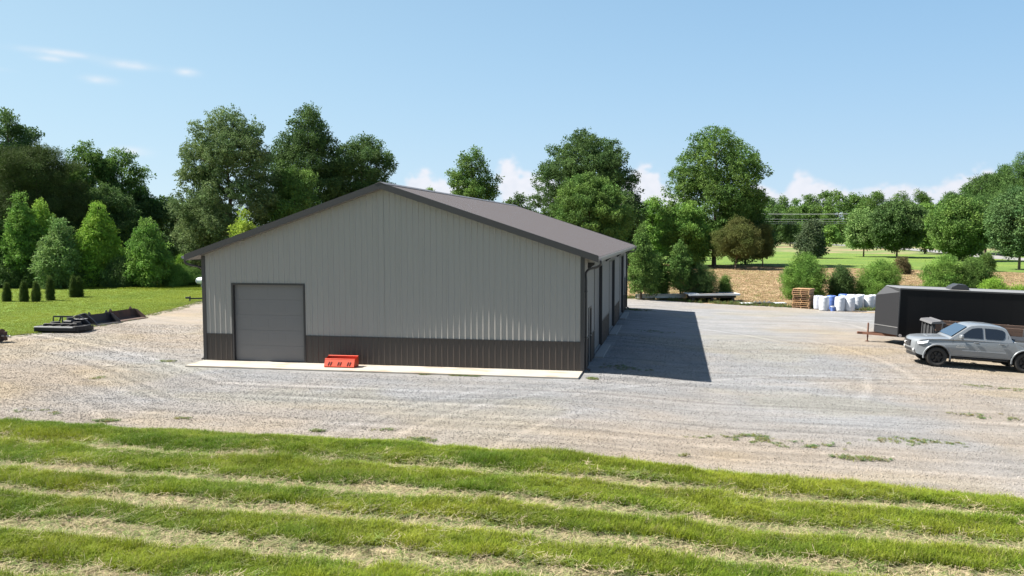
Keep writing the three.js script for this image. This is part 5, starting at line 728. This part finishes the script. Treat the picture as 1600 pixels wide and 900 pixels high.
// ---------- skid-steer attachments along the lawn ----------
{
  const blk = mat([0.016, 0.016, 0.020], 0.5), blk2 = mat([0.03, 0.031, 0.036], 0.45), rust = mat(0xffffff, 0.9, 0, { map: texture(128, 128, (u, v, c, i, j) => { const n = fbm(u * 5, v * 5, 4, 5), q = 0.7 + 0.3 * hash(i, j); c[0] = lerp(0.05, 0.13, n) * q; c[1] = lerp(0.038, 0.07, n) * q; c[2] = lerp(0.033, 0.05, n) * q; }) }), pale = mat([0.36, 0.36, 0.36], 0.5);
  const G = (x, z) => ground(x, z) + 0.0;
  // rotary cutter
  { const T = thing('brush_cutter', 'black rotary brush cutter with mounting frame lying at the lawn edge', 'brush cutter', [-14.2, G(-13, -8), -7.3], 0.05);
    part('deck', [extr([[0, 0], [2.3, 0], [2.55, 0.4], [2.45, 1.1], [1.9, 1.35], [0.3, 1.2], [-0.05, 0.6]], 0, 0.26, 0.04).rotateX(-Math.PI / 2).scale(1, 1, 1).translate(0, 0.06, 0), ...[0.4, 0.9, 1.4, 1.9].map(x => box(x, x + 0.06, 0.3, 0.42, -1.15, -0.12, 0.01)), bar([0.3, 0.4, -0.35], [2.2, 0.42, -0.3], 0.04), new THREE.CylinderGeometry(0.22, 0.3, 0.2, 16).translate(0.75, 0.4, -0.6), new THREE.CylinderGeometry(0.2, 0.26, 0.2, 16).translate(2.0, 0.4, -0.6)], mat([0.014, 0.014, 0.016], 0.75), T);
    part('push_bar', [extr([[0, 0.3], [1.2, 0.3], [1.0, 0.5], [0.55, 0.86], [0.4, 0.86]], -0.05, 0.05, 0.01).translate(1.25, 0, -1.6), extr([[0, 0.3], [1.2, 0.3], [1.0, 0.5], [0.55, 0.8], [0.4, 0.8]], -0.05, 0.05, 0.01).translate(1.25, 0, -1.1), beam([1.7, 0.82, -1.6], [1.7, 0.78, -1.1], 0.08, 0.08)], blk, T);
    part('front_lip', box(0.0, 2.2, 0.24, 0.30, -0.02, 0.06, 0.01), pale, T);
    part('skid_shoe', [box(-0.04, 0.04, 0, 0.24, -1.4, 0.02, 0.01), box(2.3, 2.38, 0, 0.24, -1.4, -0.1, 0.01)], blk, T);
    part('mount_frame', [beam([0.35, 0.28, -1.0], [1.55, 0.28, -1.0], 0.06, 0.06), beam([0.3, 0.72, -1.1], [1.6, 0.72, -1.1], 0.06, 0.08), ...[0.32, 0.6, 0.85, 1.1, 1.35, 1.6].map((x, k) => beam([x, 0.27, -1.0], [x + (k % 2 ? 0.12 : -0.05), 0.72, -1.1], 0.05, 0.07))], blk, T);
    part('gear_box', [new RoundedBoxGeometry(0.5, 0.3, 0.5, 2, 0.05).translate(1.5, 0.42, -0.75), new THREE.CylinderGeometry(0.16, 0.2, 0.2, 16).translate(1.5, 0.62, -0.75)], blk, T);
    part('hydraulic_hose', [tube([[1.5, 0.6, -0.7], [1.8, 0.8, -0.9], [1.9, 0.4, -1.0], [1.5, 0.3, -1.05]], 0.025, 6, 20)], blk, T);
    part('top_plate', box(1.25, 2.1, 0.58, 0.62, -1.35, -0.85, 0.01), mat([0.22, 0.22, 0.22], 0.5), T); }
  function bucket(name, label, pos, turn, w, m, tooth) {
    const T = thing(name, label, 'bucket', pos, turn); const p = [[0, 0], [0.62, 0], [0.78, 0.1], [0.84, 0.55], [0.80, 0.56], [0.73, 0.13], [0.60, 0.04], [0, 0.03]];
    part('shell', extr(p, -w / 2, w / 2, 0.005), m, T); for (const s of [-1, 1]) part('side_plate', extr([[0.02, 0], [0.62, 0], [0.78, 0.1], [0.84, 0.56], [0.6, 0.5], [0.1, 0.14]], s * w / 2 - 0.015, s * w / 2 + 0.015), m, T);
    for (const s of [-0.36, 0.36]) part('mount_ear', extr([[0.80, 0.1], [0.98, 0.06], [0.98, 0.5], [0.86, 0.72], [0.74, 0.60]], s * w - 0.03, s * w + 0.03, 0.008), m, T);
    part('cutting_edge', box(-0.12, 0.1, -0.004, 0.022, -w / 2, w / 2), m, T); part('spine_tube', bar([0.84, 0.3, -w / 2], [0.84, 0.3, w / 2], 0.05), m, T);
    if (tooth) part('decal', box(0.985, 0.99, 0.24, 0.36, w * 0.3, w * 0.39), pale, T);
  }
  bucket('loader_bucket', 'black loader bucket lying between the brush cutter and the rusty bucket', [-12.95, G(-13, -11.5), -11.5], 3.0, 1.7, blk, true);
  bucket('loader_bucket', 'rusty brown loader bucket at the far end of the attachment row', [-13.15, G(-13.5, -14), -13.85], 3.1, 2.4, rust, false);
  { const T = thing('auger_drive', 'rusty brown roller drum attachment lying on the gravel at the lawn edge', 'roller', [-12.9, G(-12.9, -3.5) + 0.02, -3.6], 0.1);
    part('drum', new THREE.CylinderGeometry(0.24, 0.24, 1.2, 18).rotateZ(Math.PI / 2).translate(-0.5, 0.25, 0), rust, T); for (const x of [-0.9, -0.45, 0.0, 0.12]) part('flange', new THREE.CylinderGeometry(0.30, 0.30, 0.03, 20).rotateZ(Math.PI / 2).translate(x, 0.30, 0), rust, T); part('shaft', bar([0.1, 0.27, 0], [0.55, 0.25, 0], 0.05), mat([0.45, 0.42, 0.38], 0.5, 0.4), T); part('bracket', box(0.3, 0.36, 0.05, 0.48, -0.08, 0.08, 0.01), rust, T); }
  { const T = thing('hitch_frame', 'small dark metal hitch frame on the lawn edge beside the building', 'hitch', [-17.0, G(-17, -26.6), -26.6], 0.2); part('bar', [beam([-0.5, 0.22, 0], [0.9, 0.25, 0.1], 0.08, 0.1), beam([-0.4, 0.0, 0.1], [-0.4, 0.4, 0], 0.08, 0.08), beam([0.6, 0.0, 0.1], [0.6, 0.3, 0.1], 0.08, 0.08)], blk, T); part('coupler', new RoundedBoxGeometry(0.3, 0.14, 0.16, 2, 0.03).translate(-0.6, 0.28, 0), blk, T); }
  { const T = thing('storage_tank', 'white rounded tank by the shrubs at the far lawn edge next to the building', 'tank', [-24.7, G(-25.7, -41), -41.2], 0.1); part('vessel', new THREE.CapsuleGeometry(0.34, 1.9, 6, 20).rotateZ(Math.PI / 2).translate(0, 0.66, 0), mat([0.75, 0.76, 0.77], 0.4), T); part('dome', new THREE.CylinderGeometry(0.14, 0.16, 0.14, 14).translate(0, 1.12, 0), mat([0.75, 0.76, 0.77], 0.4), T); for (const x of [-0.6, 0.6]) part('leg', box(x - 0.08, x + 0.08, 0, 0.32, -0.25, 0.25), pale, T); }
}

// ---------- power line beyond the lawn ----------
{
  const wood = mat([0.12, 0.10, 0.085], 0.95), wire = mat([0.55, 0.55, 0.55], 0.5, 0.3);
  const P = [[24, -250], [98, -262]];
  P.forEach(([x, z], k) => { const T = thing('utility_pole', k ? 'wooden utility pole behind the round lawn tree' : 'wooden utility pole behind the tall open crowned tree', 'pole', [x, ground(x, z) - 0.1, z]); part('post', new THREE.CylinderGeometry(0.14, 0.2, 12.5, 10).translate(0, 6.25, 0), wood, T); part('cross_arm', box(-0.1, 0.1, 11.5, 11.7, -1.2, 1.2), wood, T); for (const d of [-1.1, -0.4, 0.4, 1.1]) part('insulator', new THREE.CylinderGeometry(0.05, 0.07, 0.2, 8).translate(0, 11.8, d), wire, T); });
  [[11.85, 1.1, 0.6], [11.85, -1.1, 0.75], [10.3, 0.2, 0.8], [9.6, 0.2, 0.95], [9.0, 0.25, 1.0]].forEach(([y, d, sag], k) => { const m = new THREE.Mesh(tube([[P[0][0], y - 0.2, P[0][1] + d], [lerp(P[0][0], P[1][0], 0.25), y - 0.2 - sag * 0.75, lerp(P[0][1], P[1][1], 0.25) + d], [lerp(P[0][0], P[1][0], 0.5), y - 0.2 - sag, lerp(P[0][1], P[1][1], 0.5) + d], [lerp(P[0][0], P[1][0], 0.75), y - 0.2 - sag * 0.75, lerp(P[0][1], P[1][1], 0.75) + d], [P[1][0], y - 0.2, P[1][1] + d]], 0.032, 5, 40), wire); shade(m); m.name = numbered('power_line'); tag(m, 'pale overhead wire strung across the far trees between the poles', 'wire', 'overhead wires'); scene.add(m); });
}

renderer.render(scene, camera);
